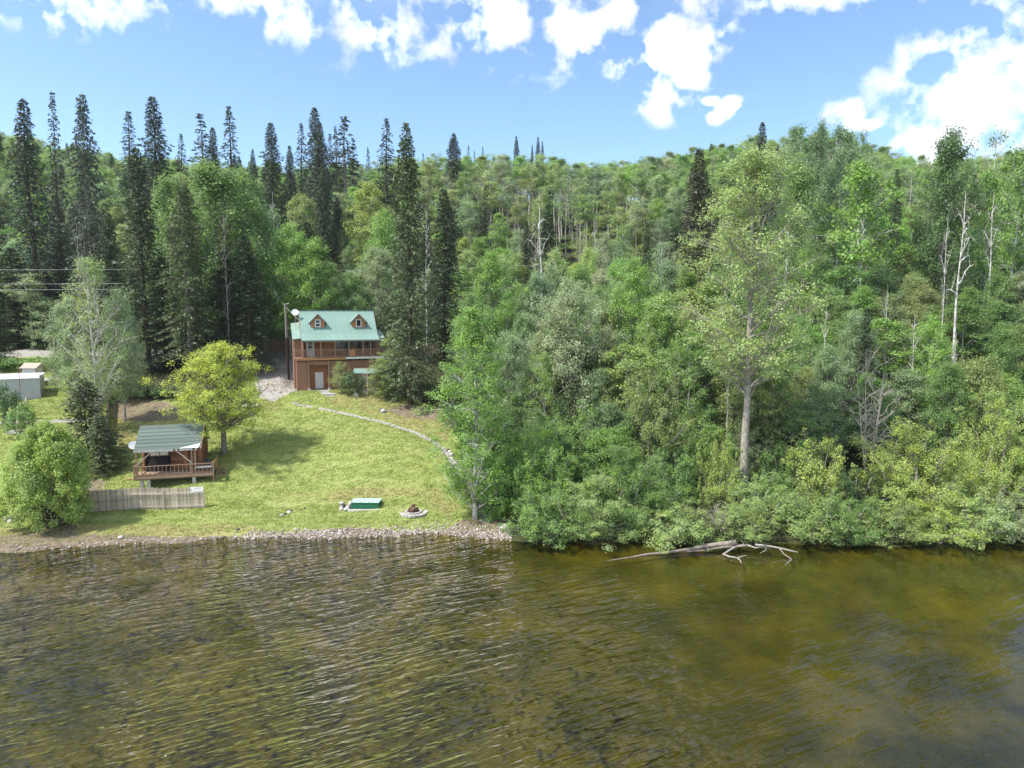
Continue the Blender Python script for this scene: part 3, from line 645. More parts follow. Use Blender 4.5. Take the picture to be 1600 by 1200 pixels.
# --- named trees, left to right
tree('spruce1', 45, 150, 118, 82, 'spb', 'tall dark spruce, leftmost of those rising above the ridge', G_RIDGE)
tree('spruce3', 88, 140, 125, 50, 'spb', 'narrow tall spruce, second from the left above the ridge', G_RIDGE)
tree('spruce2', 135, 142, 116, 80, 'spb', 'ragged wide spruce, third from the left above the ridge', G_RIDGE)
sky_spruces = [(205, 172, 165, 40, 'spruce3', 'slim spruce with bent thin tip, left of the tallest skyline spruce'), (245, 148, 140, 56, 'spruce1', 'tallest skyline spruce at the left, straight above the dark yard spruces'),
    (287, 207, 175, 26, 'spruce3', 'short slim skyline spruce right of the tallest left one'), (318, 175, 165, 44, 'spruce4', 'sparse grey skyline conifer with thin round top'),
    (337, 197, 170, 30, 'spruce1', 'small dense spruce close beside the sparse grey conifer'), (362, 164, 150, 44, 'spruce3', 'airy pointed skyline spruce with open branches'),
    (398, 232, 150, 22, 'spruce0', 'low narrow spruce just reaching the ridge canopy'), (427, 190, 160, 42, 'spruce1', 'skyline spruce with thin top and wide base, left of the close cluster'),
    (455, 226, 160, 26, 'spruce0', 'short spruce at the left foot of the skyline cluster'), (473, 190, 165, 32, 'spruce3', 'slim open spruce on the left side of the skyline cluster'),
    (495, 165, 150, 42, 'spruce1', 'tallest spruce of the skyline cluster left of the great spruce'), (504, 190, 146, 36, 'spruce0', 'dense spruce close in front of the tallest one of the cluster'),
    (517, 207, 175, 22, 'spruce3', 'thin spruce between the cluster and the feathery pine'), (527, 195, 178, 22, 'spruce3', 'thin spruce touching the left side of the feathery pine'),
    (541, 180, 168, 56, 'spruce4', 'feathery sparse pine with wide airy crown on the skyline'), (554, 214, 175, 30, 'spruce4', 'stunted spruce with sideways branches right of the feathery pine'),
    (577, 229, 185, 16, 'spruce3', 'tiny skyline spruce left of the twin beside the great spruce'), (605, 182, 160, 42, 'spruce3', 'slim skyline spruce immediately left of the great spruce'),
    (662, 238, 190, 12, 'spruce3', 'tiny spire just right of the great spruce top'), (710, 207, 180, 34, 'spruce0', 'compact dark spruce alone on the ridge right of the great spruce'),
    (733, 225, 205, 11, 'spruce3', 'thinnest spire, first of three tiny ones on the ridge'), (742, 234, 205, 9, 'spruce3', 'lowest of three tiny spires on the ridge'),
    (755, 228, 205, 11, 'spruce3', 'third of three tiny spires on the ridge'), (807, 212, 200, 15, 'spruce0', 'lone small pointed spruce left of the triple spire'),
    (831, 225, 200, 9, 'spruce0', 'left and lowest of the triple spire on the ridge'), (840, 213, 200, 13, 'spruce0', 'middle and tallest of the triple spire on the ridge'),
    (847, 220, 200, 9, 'spruce0', 'right one of the triple spire on the ridge'), (1187, 188, 140, 34, 'spruce1', 'dark skyline spruce above the giant cottonwood'),
    (1212, 224, 135, 24, 'spruce0', 'small dark spruce right of the skyline spruce above the cottonwood')]
for (u, v, d, wp, k, lab) in sky_spruces: tree(k, u, v, d, wp * 1.4, 'spb', lab, G_RIDGE)
# yard and hillside spruces
tree('spruce1', 218, 228, 96, 88, 'sp', 'tall dark spruce at the left end of the yard row', 'dark spruces at the back of the yard')
tree('spruce0', 252, 400, 99, 80, 'sp', 'shorter dark spruce hidden between two taller yard spruces', 'dark spruces at the back of the yard')
tree('spruce2', 288, 280, 93, 100, 'sp2', 'olive tinged spruce with its bare lower trunk in view', 'dark spruces at the back of the yard')
tree('spruce2', 350, 385, 98, 84, 'sp', 'dark spruce beside the pale forked poplar in the yard row', 'dark spruces at the back of the yard')
tree('spruce0', 385, 365, 96, 84, 'sp', 'dark spruce at the right end of the yard row by the gravel drive', 'dark spruces at the back of the yard')
tree('spruce2', 318, 430, 101, 90, 'sp', 'low dark spruce filling the middle of the yard row', 'dark spruces at the back of the yard')
tree('broad2', 338, 252, 102, 150, 'mid', 'broad green poplar rising behind the dark yard spruces', None)
tree('broad0', 272, 275, 108, 110, 'mid', 'bluish green poplar behind the left yard spruces', None)
tree('broad1', 385, 268, 108, 100, 'mid', 'rounded green poplar right behind the yard spruces', None)
tree('snag0', 352, 330, 94.5, 45, 'mid', 'pale bare forked poplar trunk among the dark yard spruces', None)
tree('spruce0', 637, 188, 84, 90, 'sp2', 'great spruce standing on the lawn edge right of the log house', None)
tree('spruce1', 694, 292, 102, 78, 'sp', 'very dark spruce right behind the great lawn spruce', None)
tree('spruce0', 505, 262, 125, 50, 'sp', 'dark spruce on the hillside above the log house', None)
tree('spruce1', 480, 345, 122, 80, 'sp', 'wide dark spruce on the slope above the bright poplars', None)
tree('spruce0', 1086, 232, 98, 92, 'brown', 'big brownish spruce left of the giant cottonwood', None, lean=(0, rad(1.5)))
tree('spruce0', 855, 318, 110, 58, 'sp', 'dark spruce behind the pale dead snag', None)
tree('spruce1', 1010, 345, 106, 40, 'sp2', 'narrow spruce between leafy trees left of the brownish spruce', None)
tree('spruce0', 1398, 262, 112, 38, 'sp', 'narrow dark spruce between the tall poplars at the right', None)
tree('spruce1', 1355, 478, 76, 50, 'sp', 'small dark conifer top in the wood above the grey brush', None)
tree('spruce0', 822, 345, 118, 40, 'sp', 'dark spruce on the slope left of the pale snag', None)
tree('spruce0', 985, 400, 100, 34, 'sp', 'small dark spruce below the bare aspens', None)
# far left
tree('spruce1', 18, 385, 115, 90, 'sp2', 'dense spruce at the left edge beyond the road', None)
tree('spruce0', -25, 430, 100, 80, 'sp2', 'dark spruce cut by the left edge of the view', None)
tree('spruce0', 75, 430, 118, 50, 'sp', 'dark spruce behind the road left of the tall birch', None)
tree('spruce1', 172, 330, 112, 60, 'sp', 'dark spruce between the birch and the yard row', None)
tree('youngspruce', 128, 588, 70, 98, 'sp2', 'dark bushy young spruce in front of the tall birch', None)
tree('youngspruce', 152, 645, 67.5, 62, 'sp2', 'lower young spruce behind the round willow', None)
tree('weepbirch', 138, 400, 76, 112, 'pale', 'tall grey green birch with dead white top limbs', None, rz=.6)
tree('snag0', 124, 348, 75, 40, 'grey', 'leafless white birch top behind the grey green birch', None, rz=1.0)
tree('snag0', 148, 448, 72, 24, 'grey', 'broken white birch stem in front of the grey green birch', None, rz=2)
tree('broad1', 185, 455, 79, 62, 'grey', 'pale drooping birch right of the white stems', None)
tree('broad0', 105, 465, 84, 70, 'grey', 'grey green weeping birch left of the white stems', None)
tree('roundwillow', 64, 668, 56.6, 128, 'willow', 'round light green willow bush standing on the shore', None)
tree('maple', 340, 537, 71, 158, 'maple', 'yellow green maple beside the small cabin', None)
# behind the house
tree('broad1', 450, 352, 104, 88, 'fresh', 'bright green poplar left behind the log house', None)
tree('broad2', 492, 372, 103, 78, 'fresh', 'bright green poplar directly behind the green roof', None)
tree('broad0', 430, 430, 110, 60, 'fresh', 'low bright poplar at the fence behind the gravel drive', None)
tree('broad0', 590, 385, 106, 86, 'grey', 'grey green willow behind the right end of the house', None)
tree('broad1', 552, 430, 104, 60, 'mid', 'dark leafy tree behind the roof ridge', None)
tree('aspen2', 578, 282, 128, 66, 'yel', 'yellowish aspen with pale twigs above the house', None)
tree('broad1', 600, 330, 118, 70, 'fresh', 'fresh green tree left of the great spruce', None)
tree('aspen2', 473, 300, 130, 56, 'olive', 'pale olive aspen with one long white stem', None)
# middle
tree('shorebirch', 742, 478, 58.5, 128, 'fresh', 'slim birch with white trunk alone by the shore', None, rz=1.2)
tree('broad0', 768, 392, 86, 96, 'fresh', 'bright green tree right of the very dark spruce', None)
tree('broad1', 735, 460, 80, 70, 'mid', 'mid green tree behind the shore birch', None)
tree('whitesnag', 848, 322, 98, 62, 'grey', 'pale dead snag with arching bare branches', None, rz=.4)
tree('snag0', 835, 360, 106, 40, 'grey', 'second bare snag left of the arching one', None)
tree('domewillow', 893, 440, 76, 175, 'grey', 'big silvery green dome shaped willow in the wood', None)
tree('broad1', 988, 405, 86, 92, 'fresh', 'pointed fresh green tree right of the dome willow', None)
tree('broad0', 1035, 455, 80, 90, 'fresh', 'fresh green tree left under the brownish spruce', None)
tree('cottonwood', 1178, 218, 63.5, 205, 'pale', 'giant cottonwood with thick bare trunk in the wood', None, rz=0.3)
tree('broad2', 1245, 250, 104, 90, 'mid', 'tall green poplar right of the giant cottonwood', None)
tree('aspen2', 1345, 248, 102, 105, 'fresh', 'tall green poplar with white trunk left of the narrow spruce', None)
tree('aspen0', 1240, 195, 132, 52, 'blue', 'leftmost of the bluish poplars on the right skyline', 'bluish poplars on the right skyline')
tree('broad2', 1275, 191, 130, 56, 'blue', 'second of the bluish poplars on the right skyline', 'bluish poplars on the right skyline')
tree('aspen2', 1312, 192, 131, 56, 'blue', 'third of the bluish poplars on the right skyline', 'bluish poplars on the right skyline')
tree('open0', 1342, 205, 134, 40, 'blue', 'rightmost thin bluish poplar on the right skyline', 'bluish poplars on the right skyline')
tree('broad2', 1480, 202, 100, 100, 'dark', 'dark green poplar above the two white trunks', None)
tree('whitesnag', 1480, 335, 82, 26, 'grey', 'left of two straight white dead trunks', 'two white dead trunks', rz=0)
tree('whitesnag', 1500, 300, 81, 56, 'grey', 'right white dead trunk with a fork near its top', 'two white dead trunks', rz=2)
tree('aspen3', 1550, 198, 115, 62, 'blue', 'thin airy poplar against the cloud at the right', None)
tree('aspen2', 1590, 225, 106, 80, 'mid', 'green poplar at the right edge of the skyline', None)
tree('aspen2', 1545, 262, 100, 60, 'fresh', 'green aspen with crooked pale stem near the right edge', None)
# shore wood, front rows
front = [('bush1', 805, 640, 62, 120, 'fresh', 'bright green bush at the left end of the wood'), ('bigbush', 850, 645, 59, 130, 'fresh', 'bright green bush above the low shore bushes'),
    ('bush0', 860, 745, 55.5, 130, 'mid', 'low bush overhanging the water at the end of the shingle'), ('bigbush', 925, 735, 56.6, 150, 'pale', 'pale green bush leaning over the water'),
    ('bigbush', 985, 690, 57.2, 160, 'mid', 'large leafy bush left of the fallen tree'), ('bush0', 1055, 770, 55.0, 120, 'pale', 'low pale bush over the root of the fallen tree'),
    ('bigbush', 1008, 555, 67, 165, 'olive', 'wide olive green bush halfway up the wood'), ('bush1', 905, 590, 65, 130, 'mid', 'mid green bush below the dome willow'),
    ('bush1', 765, 560, 68, 120, 'mid', 'green bush behind the shore birch'), ('bush0', 775, 700, 59.5, 90, 'fresh', 'bright green bush touching the shore birch'),
    ('bush2', 1095, 600, 68, 110, 'mid', 'dark leafy bush left of the thick bare trunk'), ('bush1', 1130, 650, 61, 60, 'yel', 'slim yellow green bush left of the thick trunk'),
    ('bush2', 1192, 715, 57.5, 110, 'pale', 'pale olive bush below the thick trunk'), ('bush0', 1165, 775, 55.3, 100, 'olive', 'low olive bush behind the fallen tree branches'),
    ('bush1', 1280, 640, 61, 100, 'yel', 'yellow green bush left of the grey brush'), ('bush2', 1280, 545, 69, 110, 'blue', 'bluish green bush in the wood right of the trunk'),
    ('bush0', 1275, 755, 55.5, 120, 'olive', 'low mottled bush on the bank in the middle right'), ('bush1', 1335, 750, 55.4, 90, 'mid', 'low green bush on the bank right of the mottled one'),
    ('bigbush', 1440, 650, 59.5, 180, 'yel', 'wide yellow olive bush in front of the right wood'), ('bush0', 1400, 775, 55.2, 110, 'olive', 'low olive bush under the wide yellow one'),
    ('bush1', 1465, 762, 55.2, 110, 'yel', 'low yellow green bush on the bank near the right'), ('bush0', 1530, 745, 55.8, 120, 'pale', 'pale green bush on the bank second from the right edge'),
    ('bush1', 1595, 750, 55.4, 110, 'grey', 'pale bush on the bank at the right edge'), ('bigbush', 1572, 598, 62, 130, 'yel', 'tall yellow green bush near the right edge'),
    ('bush1', 1345, 700, 60, 100, 'dark', 'dark bush under the grey brush'), ('bush2', 1225, 655, 63, 80, 'mid', 'green bush right of the thick bare trunk')]
for (k, u, v, d, wp, t, lab) in front: tree(k, u, v, d - (1.0 if d < 57 else 0), wp * (1.1 if d < 57 else 1), t, lab, 'bushes along the wooded bank')
for (u, v, d, wp, lab) in [(1348, 318, 99, 26, 'pale trunk showing in the green poplar left of the narrow spruce'), (1388, 445, 84, 18, 'short white stem above the small dark conifer'), (1432, 490, 76, 30, 'leaning white stem among green leaves at the right'), (1290, 470, 78, 26, 'pale bare stem above the bluish green bush'),
        (1228, 340, 96, 26, 'pale stem right of the giant cottonwood crown'), (1552, 300, 96, 40, 'crooked pale stem near the right edge'), (930, 345, 120, 26, 'white stem below the ridge aspens right of the snag'), (1035, 375, 112, 22, 'white speckled birch stem left of the brownish spruce'),
        (1140, 560, 68, 24, 'thin pale stem left of the thick bare trunk'), (665, 330, 100, 30, 'grey bare stem between the two dark spruces'), (430, 300, 118, 30, 'bare stem above the bright poplars'), (1498, 520, 74, 24, 'slanting pale stem in the right wood'), (1010, 470, 82, 26, 'thin grey stem in the fresh green tree')]:
    tree('whitesnag', u, v, d, wp, 'grey', lab, 'pale bare stems in the wood')
tree('snag1', 1370, 545, 64, 82, 'grey', 'bare grey multi stemmed brush in the right wood', None)
tree('snag1', 1130, 790, 54.6, 60, 'grey', 'bare twiggy brush behind the fallen tree', None)
tree('snag1', 1315, 815, 54.2, 50, 'grey', 'bare grey stems hanging over the water', None)
# --- shrubs near the buildings
tree('shrub', 549, 583, 86.5, 40, 'dark', 'dark green shrub in front of the log house', None)
tree('open0', 530, 566, 86.6, 34, 'olive', 'thin small tree half hiding the lower house wall', None)
tree('open0', 612, 520, 88, 60, 'olive', 'yellowish small tree at the right corner of the house', None)
tree('broad0', 600, 560, 86, 60, 'olive', 'small leafy tree beside the teal roofed shelter', None)
tree('shrub', 8, 602, 77, 34, 'dark', 'dark shrub in front of the pale metal shed', None)
for q, (u, v, wp, t) in enumerate([(25, 560, 60, 'mid'), (60, 558, 50, 'fresh'), (88, 560, 40, 'mid'), (-20, 556, 60, 'dark'), (112, 562, 34, 'mid')]):
    tree('shrub', u, v, 98 - q * .4, wp, t, ['leafy shrub below the gravel road behind the shed', 'bright shrub right of the shed chimney', 'shrub at the road bend left of the birch', 'dark shrub cut by the left edge below the road', 'small shrub under the birch by the road'][q], 'shrubs below the gravel road')
for q, (u, v, wp) in enumerate([(195, 602, 36), (225, 600, 40), (250, 606, 34), (278, 604, 36), (186, 545, 40)]):
    tree('shrub', u, v, 86.5 - .4 * q, wp, 'dark', 'dark undergrowth shrub at the edge below the yard spruces', 'undergrowth at the edge below the yard spruces')
tree('shrub', 30, 632, 75, 40, 'mid', 'small shrub at the corner of the pale shed', None)

LAND = [(637, 84, 'great lawn spruce'), (694, 102, 'very dark spruce'), (768, 86, 'bright tree by the dark spruce'), (893, 76, 'dome shaped willow'), (988, 86, 'pointed fresh green tree'), (1008, 67, 'wide olive bush'),
        (1086, 98, 'big brownish spruce'), (1178, 63.5, 'giant cottonwood'), (1280, 69, 'bluish bush'), (1345, 102, 'white trunked poplar'), (1370, 64, 'bare grey brush'), (1398, 112, 'narrow dark spruce'), (1490, 86, 'two white dead trunks'),
        (1440, 59.5, 'wide yellow olive bush'), (1572, 62, 'tall yellow green bush'), (1550, 115, 'thin airy poplar'), (742, 58.5, 'shore birch'), (805, 62, 'first bush of the wood'), (505, 125, 'hillside spruce over the house'), (470, 104, 'bright poplars behind the house'),
        (590, 106, 'grey green willow by the house'), (848, 104, 'arching dead snag'), (288, 93, 'olive tinged yard spruce'), (385, 96, 'last yard spruce by the drive'), (218, 96, 'first yard spruce'), (140, 76, 'tall grey green birch'), (22, 104, 'dense spruce at the left edge'),
        (578, 128, 'yellowish aspen over the house'), (1010, 106, 'narrow spruce among leafy trees'), (1245, 104, 'tall poplar right of the cottonwood'), (88, 125, 'second of the tall skyline spruces'), (335, 106, 'broad poplar behind the yard spruces'), (1480, 100, 'dark green poplar')]
LAND = [(xat(u, d), d, nm) for u, d, nm in LAND]
USED = {}
def where_label(x, y, h, desc):
    best = sorted(LAND, key=lambda q: (q[0] - x) ** 2 + (q[1] - y) ** 2)
    for q in best[:7]:
        dx, dy = x - q[0], y - q[1]
        rel = ('left of' if dx < 0 else 'right of') if abs(dx) > abs(dy) * .9 else ('behind' if dy > 0 else 'in front of')
        if abs(dx) > 3 and abs(dy) > 3 and abs(abs(dx) - abs(dy)) < 6: rel = ('left and ' if dx < 0 else 'right and ') + ('behind' if dy > 0 else 'in front of')
        for size in (('tall ' if h > 12 else 'low ') , ('slender ' if h > 12 else 'small ')):
            lab = f'{size}{desc} {rel} the {q[2]}'
            if len(lab.split()) > 16: continue
            if lab not in USED: USED[lab] = 1; return lab
    return f'{desc} among the trees near the {best[0][2]}'
# --- fillers: individuals on the lower slope and in the wood
def clear_of(x, y, r):
    for (a, b, c) in placed:
        if (a - x) ** 2 + (b - y) ** 2 < r * r: return False
    return True
HAND = list(placed)
cnt = 0
LABW = {'mid': 'mid green', 'fresh': 'fresh green', 'blue': 'bluish green', 'yel': 'yellow green', 'olive': 'olive green', 'grey': 'grey green', 'pale': 'pale green', 'dark': 'dark green', 'sp': 'dark'}
y = 62.0
vcap = lambda d: np.interp(d, [58, 62, 70, 80, 95, 112], [700, 640, 560, 500, 440, 395])
while y < 112:
    x = xat(770, y) + random.uniform(0, 4)
    while x < xat(1680, y):
        px, py = x + random.uniform(-1.3, 1.3), y + random.uniform(-1.3, 1.3)
        if clear_of(px, py, 2.0):
            u = 800 + F * px / py
            v = vcap(py) + random.uniform(-35, 40)
            if 1195 < u < 1400 and py < 75: v += 35
            z = float(H(px, py)); h = CAM_H + rat(v) * py - z; h = min(max(h, 3.5), 19)
            right = u > 1200
            pal = ['mid', 'mid', 'fresh', 'blue', 'grey', 'olive', 'pale'] if u < 1100 else ['mid', 'fresh', 'mid', 'olive', 'pale', 'grey', 'dark']
            t = random.choice(pal)
            k = random.choice(['broad0', 'broad1', 'broad2', 'open0', 'aspen2']) if py > 70 else random.choice(['bush1', 'bush2', 'broad0', 'open0'])
            if random.random() < .05 and py > 75: k, t = 'spruce1', 'sp'; h *= 1.1
            wd = random.uniform(4.5, 7.0) * (1 if 'spruce' not in k else .6)
            nm = {'broad': 'leafy tree', 'open': 'airy tree', 'aspen': 'pale stemmed aspen', 'bush': 'tall bush', 'spruce': 'spruce'}[k.rstrip('0123456789')]
            where = 'in the wood right of the giant cottonwood' if u > 1178 else ('in the wood between shore birch and giant cottonwood')
            put(k, px, py, h, wd, jit(TINT[t], .16), where_label(px, py, h, f'{LABW[t]} {nm}'), 'trees of the shore wood'); cnt += 1
        x += 4.8
    y += 4.4
y = 114.0
while y < 156:
    x = xat(-60, y) + random.uniform(0, 5)
    while x < xat(1660, y):
        px, py = x + random.uniform(-1.8, 1.8), y + random.uniform(-1.8, 1.8)
        u = 800 + F * px / py
        gap = (640 < u < 1010 and 138 < py < 170)
        if clear_of(px, py, 2.4) and not (gap and random.random() < .75):
            r = random.random(); ps = .30 if u < 560 else (.10 if u < 800 else .04)
            if r < ps: k, t, h, wd = random.choice(['spruce0', 'spruce1', 'spruce3']), 'sp', random.uniform(13, 20), random.uniform(4, 5.5)
            elif r < ps + .34: k, t, h, wd = random.choice(['aspen0', 'aspen1', 'aspen2', 'aspen3']), random.choice(['mid', 'olive', 'pale', 'blue', 'fresh', 'grey']), random.uniform(12, 16), random.uniform(4.2, 6)
            else: k, t, h, wd = random.choice(['broad0', 'broad1', 'broad2', 'open0']), random.choice(['mid', 'mid', 'fresh', 'blue', 'olive', 'grey', 'yel']), random.uniform(8, 13), random.uniform(5, 7.5)
            nm = {'broad': 'leafy tree', 'open': 'airy tree', 'aspen': 'pale stemmed aspen', 'spruce': 'spruce'}[k.rstrip('0123456789')]
            where = 'on the slope above the yard and the house' if u < 640 else ('on the slope between great spruce and brownish spruce' if u < 1080 else 'on the slope at the right')
            put(k, px, py, h, wd, jit(TINT[t], .16), where_label(px, py, h, f'{LABW[t]} {nm}'), 'trees on the lower slope'); cnt += 1
        x += 5.2
    y += 4.8
print('filler trees', cnt)
# bare aspens seen against the slope below the ridge
for q in range(64):
    u = random.uniform(650, 1010) if q < 46 else random.uniform(1250, 1600); d = random.uniform(146, 174)
    x = xat(u, d); z = float(H(x, d)); k = random.choice(['aspen1', 'aspen3', 'aspen1', 'snag0', 'aspen3'])
    put(k, x, d, random.uniform(15, 19) if k != 'snag0' else random.uniform(9, 14), random.uniform(4, 5.5), jit(TINT[random.choice(['grey', 'olive', 'pale', 'mid'])], .12), where_label(x, d, 13, 'bare stemmed aspen' if k != 'snag0' else 'dead grey aspen'), 'bare stemmed aspens under the ridge')

# --- the far wood: one mass
def far_forest():
    keys = ['aspen0', 'aspen1', 'aspen2', 'aspen3', 'broad0', 'broad1', 'broad2', 'spruce0', 'spruce1', 'spruce3', 'open0', 'bush2', 'snag0', 'whitesnag']
    obs = []
    for k in keys:
        p = PROTO[k]; g = Geo()
        for s_, mi in ((p['gt'], 0), (p['gc'], 1)):
            if s_ is None: continue
            off = g.n
            for v in s_.v: g.v.append(v)
            for f in s_.f: g.f.append(f + off); g.m.append(mi)
            g.n += s_.n
        me = g.mesh('forest_' + k, [M[p['bark']], M['leaf_far' if p['leafm'] == 'leaf' else 'needle_far']])
        obs.append(bpy.data.objects.new('forest_' + k, me))
    pts, rot, scl, tin, var = [], [], [], [], []
    rng = np.random.default_rng(99); random.seed(5)
    y = 114.0
    while y < 250:
        x = xat(-900, y)
        while x < xat(2400, y):
            px, py = x + rng.uniform(-1.8, 1.8), y + rng.uniform(-1.8, 1.8); u = 800 + F * px / py
            band = 640 < u < 1010
            if py < 156 and -70 < u < 1670: x += 4.4; continue      # single trees stand there
            ps = .16 if u < 560 else .03
            r = rng.random()
            if band and 157 < py < 174 and r > .25: x += 4.2; continue
            if r < ps: k = rng.integers(7, 10); h = rng.uniform(14, 19); w_ = rng.uniform(4, 5); t = TINT['sp']
            elif r > (.84 if band else .94 if u > 1180 else .98): k = rng.integers(12, 14); h = rng.uniform(11, 16); w_ = rng.uniform(2.5, 4); t = TINT['mid']
            elif r < (.9 if band else .62): k = rng.choice([0, 1, 1, 3, 3]) if band else rng.integers(0, 4); h = rng.uniform(14.5, 17.5); w_ = rng.uniform(4.5, 6.5); t = TINT[random.choice(['mid', 'mid', 'olive', 'fresh', 'blue', 'grey'])]
            else: k = rng.choice([4, 5, 6, 10]); h = rng.uniform(12, 16); w_ = rng.uniform(5.5, 8); t = TINT[random.choice(['mid', 'mid', 'fresh', 'olive', 'blue'])]
            p = PROTO[keys[k]]; pts.append((px, py, float(H(px, py)) - .2)); rot.append((0, 0, rng.uniform(0, 6.28))); scl.append((w_ / p['w'], w_ / p['w'], h / p['h'])); tin.append((*[q * 1.12 for q in jit(t, .15)], 1)); var.append(k)
            x += 4.4
        y += 4.4
    for q in range(700):                                      # the shore wood goes on beyond the right edge of the view
        py = rng.uniform(54, 112); px = rng.uniform(xat(1690, py), xat(1690, py) + 75)
        k = int(rng.choice([4, 5, 6, 10, 11])); p = PROTO[keys[k]]; h = rng.uniform(5, 8) if py < 66 else rng.uniform(9, 14); w_ = rng.uniform(5, 7.5)
        pts.append((px, py, float(H(px, py)) - .2)); rot.append((0, 0, rng.uniform(0, 6.28))); scl.append((w_ / p['w'], w_ / p['w'], h / p['h'])); tin.append((*jit(TINT[random.choice(['mid', 'fresh', 'yel', 'pale', 'olive'])], .15), 1)); var.append(k)
    # low cover on the slope between the trees
    for q in range(3200):
        py = rng.uniform(112, 215); px = rng.uniform(xat(-700, py), xat(2200, py))
        p = PROTO['bush2']; h = rng.uniform(1.2, 3.2) + 5 * (py > 186); w_ = rng.uniform(3.0, 5.5)
        pts.append((px, py, float(H(px, py)) - .2)); rot.append((0, 0, rng.uniform(0, 6.28))); scl.append((w_ / p['w'], w_ / p['w'], h / p['h'])); tin.append((*jit(TINT[random.choice(['olive', 'mid', 'grey', 'dark'])], .15), 1)); var.append(11)
    n = len(pts); print('far trees', n)
    me = bpy.data.meshes.new('far_woodland'); me.vertices.add(n); me.vertices.foreach_set('co', np.array(pts, np.float32).ravel())
    a = me.attributes.new('rot', 'FLOAT_VECTOR', 'POINT'); a.data.foreach_set('vector', np.array(rot, np.float32).ravel())
    a = me.attributes.new('scl', 'FLOAT_VECTOR', 'POINT'); a.data.foreach_set('vector', np.array(scl, np.float32).ravel())
    a = me.attributes.new('tint', 'FLOAT_COLOR', 'POINT'); a.data.foreach_set('color', np.array(tin, np.float32).ravel())
    a = me.attributes.new('var', 'INT', 'POINT'); a.data.foreach_set('value', np.array(var, np.int32))
    me.update()
    ob = bpy.data.objects.new('far_woodland', me); C.objects.link(ob); tag(ob, 'mass of aspens and spruces covering the upper slope and ridge', 'woodland', kind='stuff')
    ng = bpy.data.node_groups.new('far_woodland', 'GeometryNodeTree'); ng.interface.new_socket('Geometry', in_out='INPUT', socket_type='NodeSocketGeometry'); ng.interface.new_socket('Geometry', in_out='OUTPUT', socket_type='NodeSocketGeometry')
    nd = ng.nodes; lk = ng.links; gi = nd.new('NodeGroupInput'); go = nd.new('NodeGroupOutput'); jn = nd.new('GeometryNodeJoinGeometry')
    def named(nm, ty):
        q = nd.new('GeometryNodeInputNamedAttribute'); q.data_type = ty; q.inputs['Name'].default_value = nm
        return q.outputs['Attribute']
    vr = named('var', 'INT'); rt = named('rot', 'FLOAT_VECTOR'); sl = named('scl', 'FLOAT_VECTOR')
    for i, o in enumerate(obs):
        cmp_ = nd.new('FunctionNodeCompare'); cmp_.data_type = 'INT'; cmp_.operation = 'EQUAL'
        ia = [s for s in cmp_.inputs if s.type == 'INT']; lk.new(vr, ia[0]); ia[1].default_value = i
        oi = nd.new('GeometryNodeObjectInfo'); oi.inputs['Object'].default_value = o; oi.inputs['As Instance'].default_value = True
        ip = nd.new('GeometryNodeInstanceOnPoints'); lk.new(gi.outputs[0], ip.inputs['Points']); lk.new(cmp_.outputs[0], ip.inputs['Selection']); lk.new(oi.outputs['Geometry'], ip.inputs['Instance'])
        e2r = nd.new('FunctionNodeEulerToRotation'); lk.new(rt, e2r.inputs[0]); lk.new(e2r.outputs[0], ip.inputs['Rotation']); lk.new(sl, ip.inputs['Scale']); lk.new(ip.outputs[0], jn.inputs[0])
    lk.new(jn.outputs[0], go.inputs[0])
    md = ob.modifiers.new('scatter', 'NODES'); md.node_group = ng
far_forest()
HAZE = True
if HAZE:
    g = Geo(); box(g, -980, 980, -680, 1280, -9, 135); m, n, l = new_mat('haze'); oo = n.new('ShaderNodeOutputMaterial'); pv = n.new('ShaderNodeVolumePrincipled'); pv.inputs['Density'].default_value = .00012; pv.inputs['Color'].default_value = (.86, .92, 1, 1); pv.inputs['Anisotropy'].default_value = .2; l.new(pv.outputs[0], oo.inputs['Volume'])
    hz = g.obj('haze', m); tag(hz, 'thin summer haze over the lake and the slope', 'haze', kind='stuff')
    scene.cycles.volume_bounces = 0
#@@OBJECTS

# ------------------------------------------------------------------ the log house
def child(name, mesh, parent, loc=(0, 0, 0), rz=0.0, label=None, kind=None):
    o = bpy.data.objects.new(name, mesh); C.objects.link(o); o.parent = parent; o.location = loc; o.rotation_euler = (0, 0, rz)
    if label: o['label'] = label
    if kind: o['kind'] = kind
    return o
def part(name, g, m, parent, **k):
    o = g.obj(name, m, parent, smooth=k.pop('smooth', False))
    for a, b in k.items(): o[a] = b
    return o
def window(parent, x, y, z, wd, h, name='window', fr=.09, bars=0, m='white_paint'):
    g = Geo()
    box(g, x, x + wd, y - .03, y + .06, z, z + fr); box(g, x, x + wd, y - .03, y + .06, z + h - fr, z + h)
    box(g, x, x + fr, y - .032, y + .06, z + fr, z + h - fr); box(g, x + wd - fr, x + wd, y - .032, y + .06, z + fr, z + h - fr)
    if bars: box(g, x + fr, x + wd - fr, y - .02, y + .05, z + h / 2 - .05, z + h / 2 + .05)
    f = part(name, g, M[m], parent)
    part('pane', box(Geo(), x + fr, x + wd - fr, y + .0, y + .02, z + fr, z + h - fr), M['glass'], f)
    return f
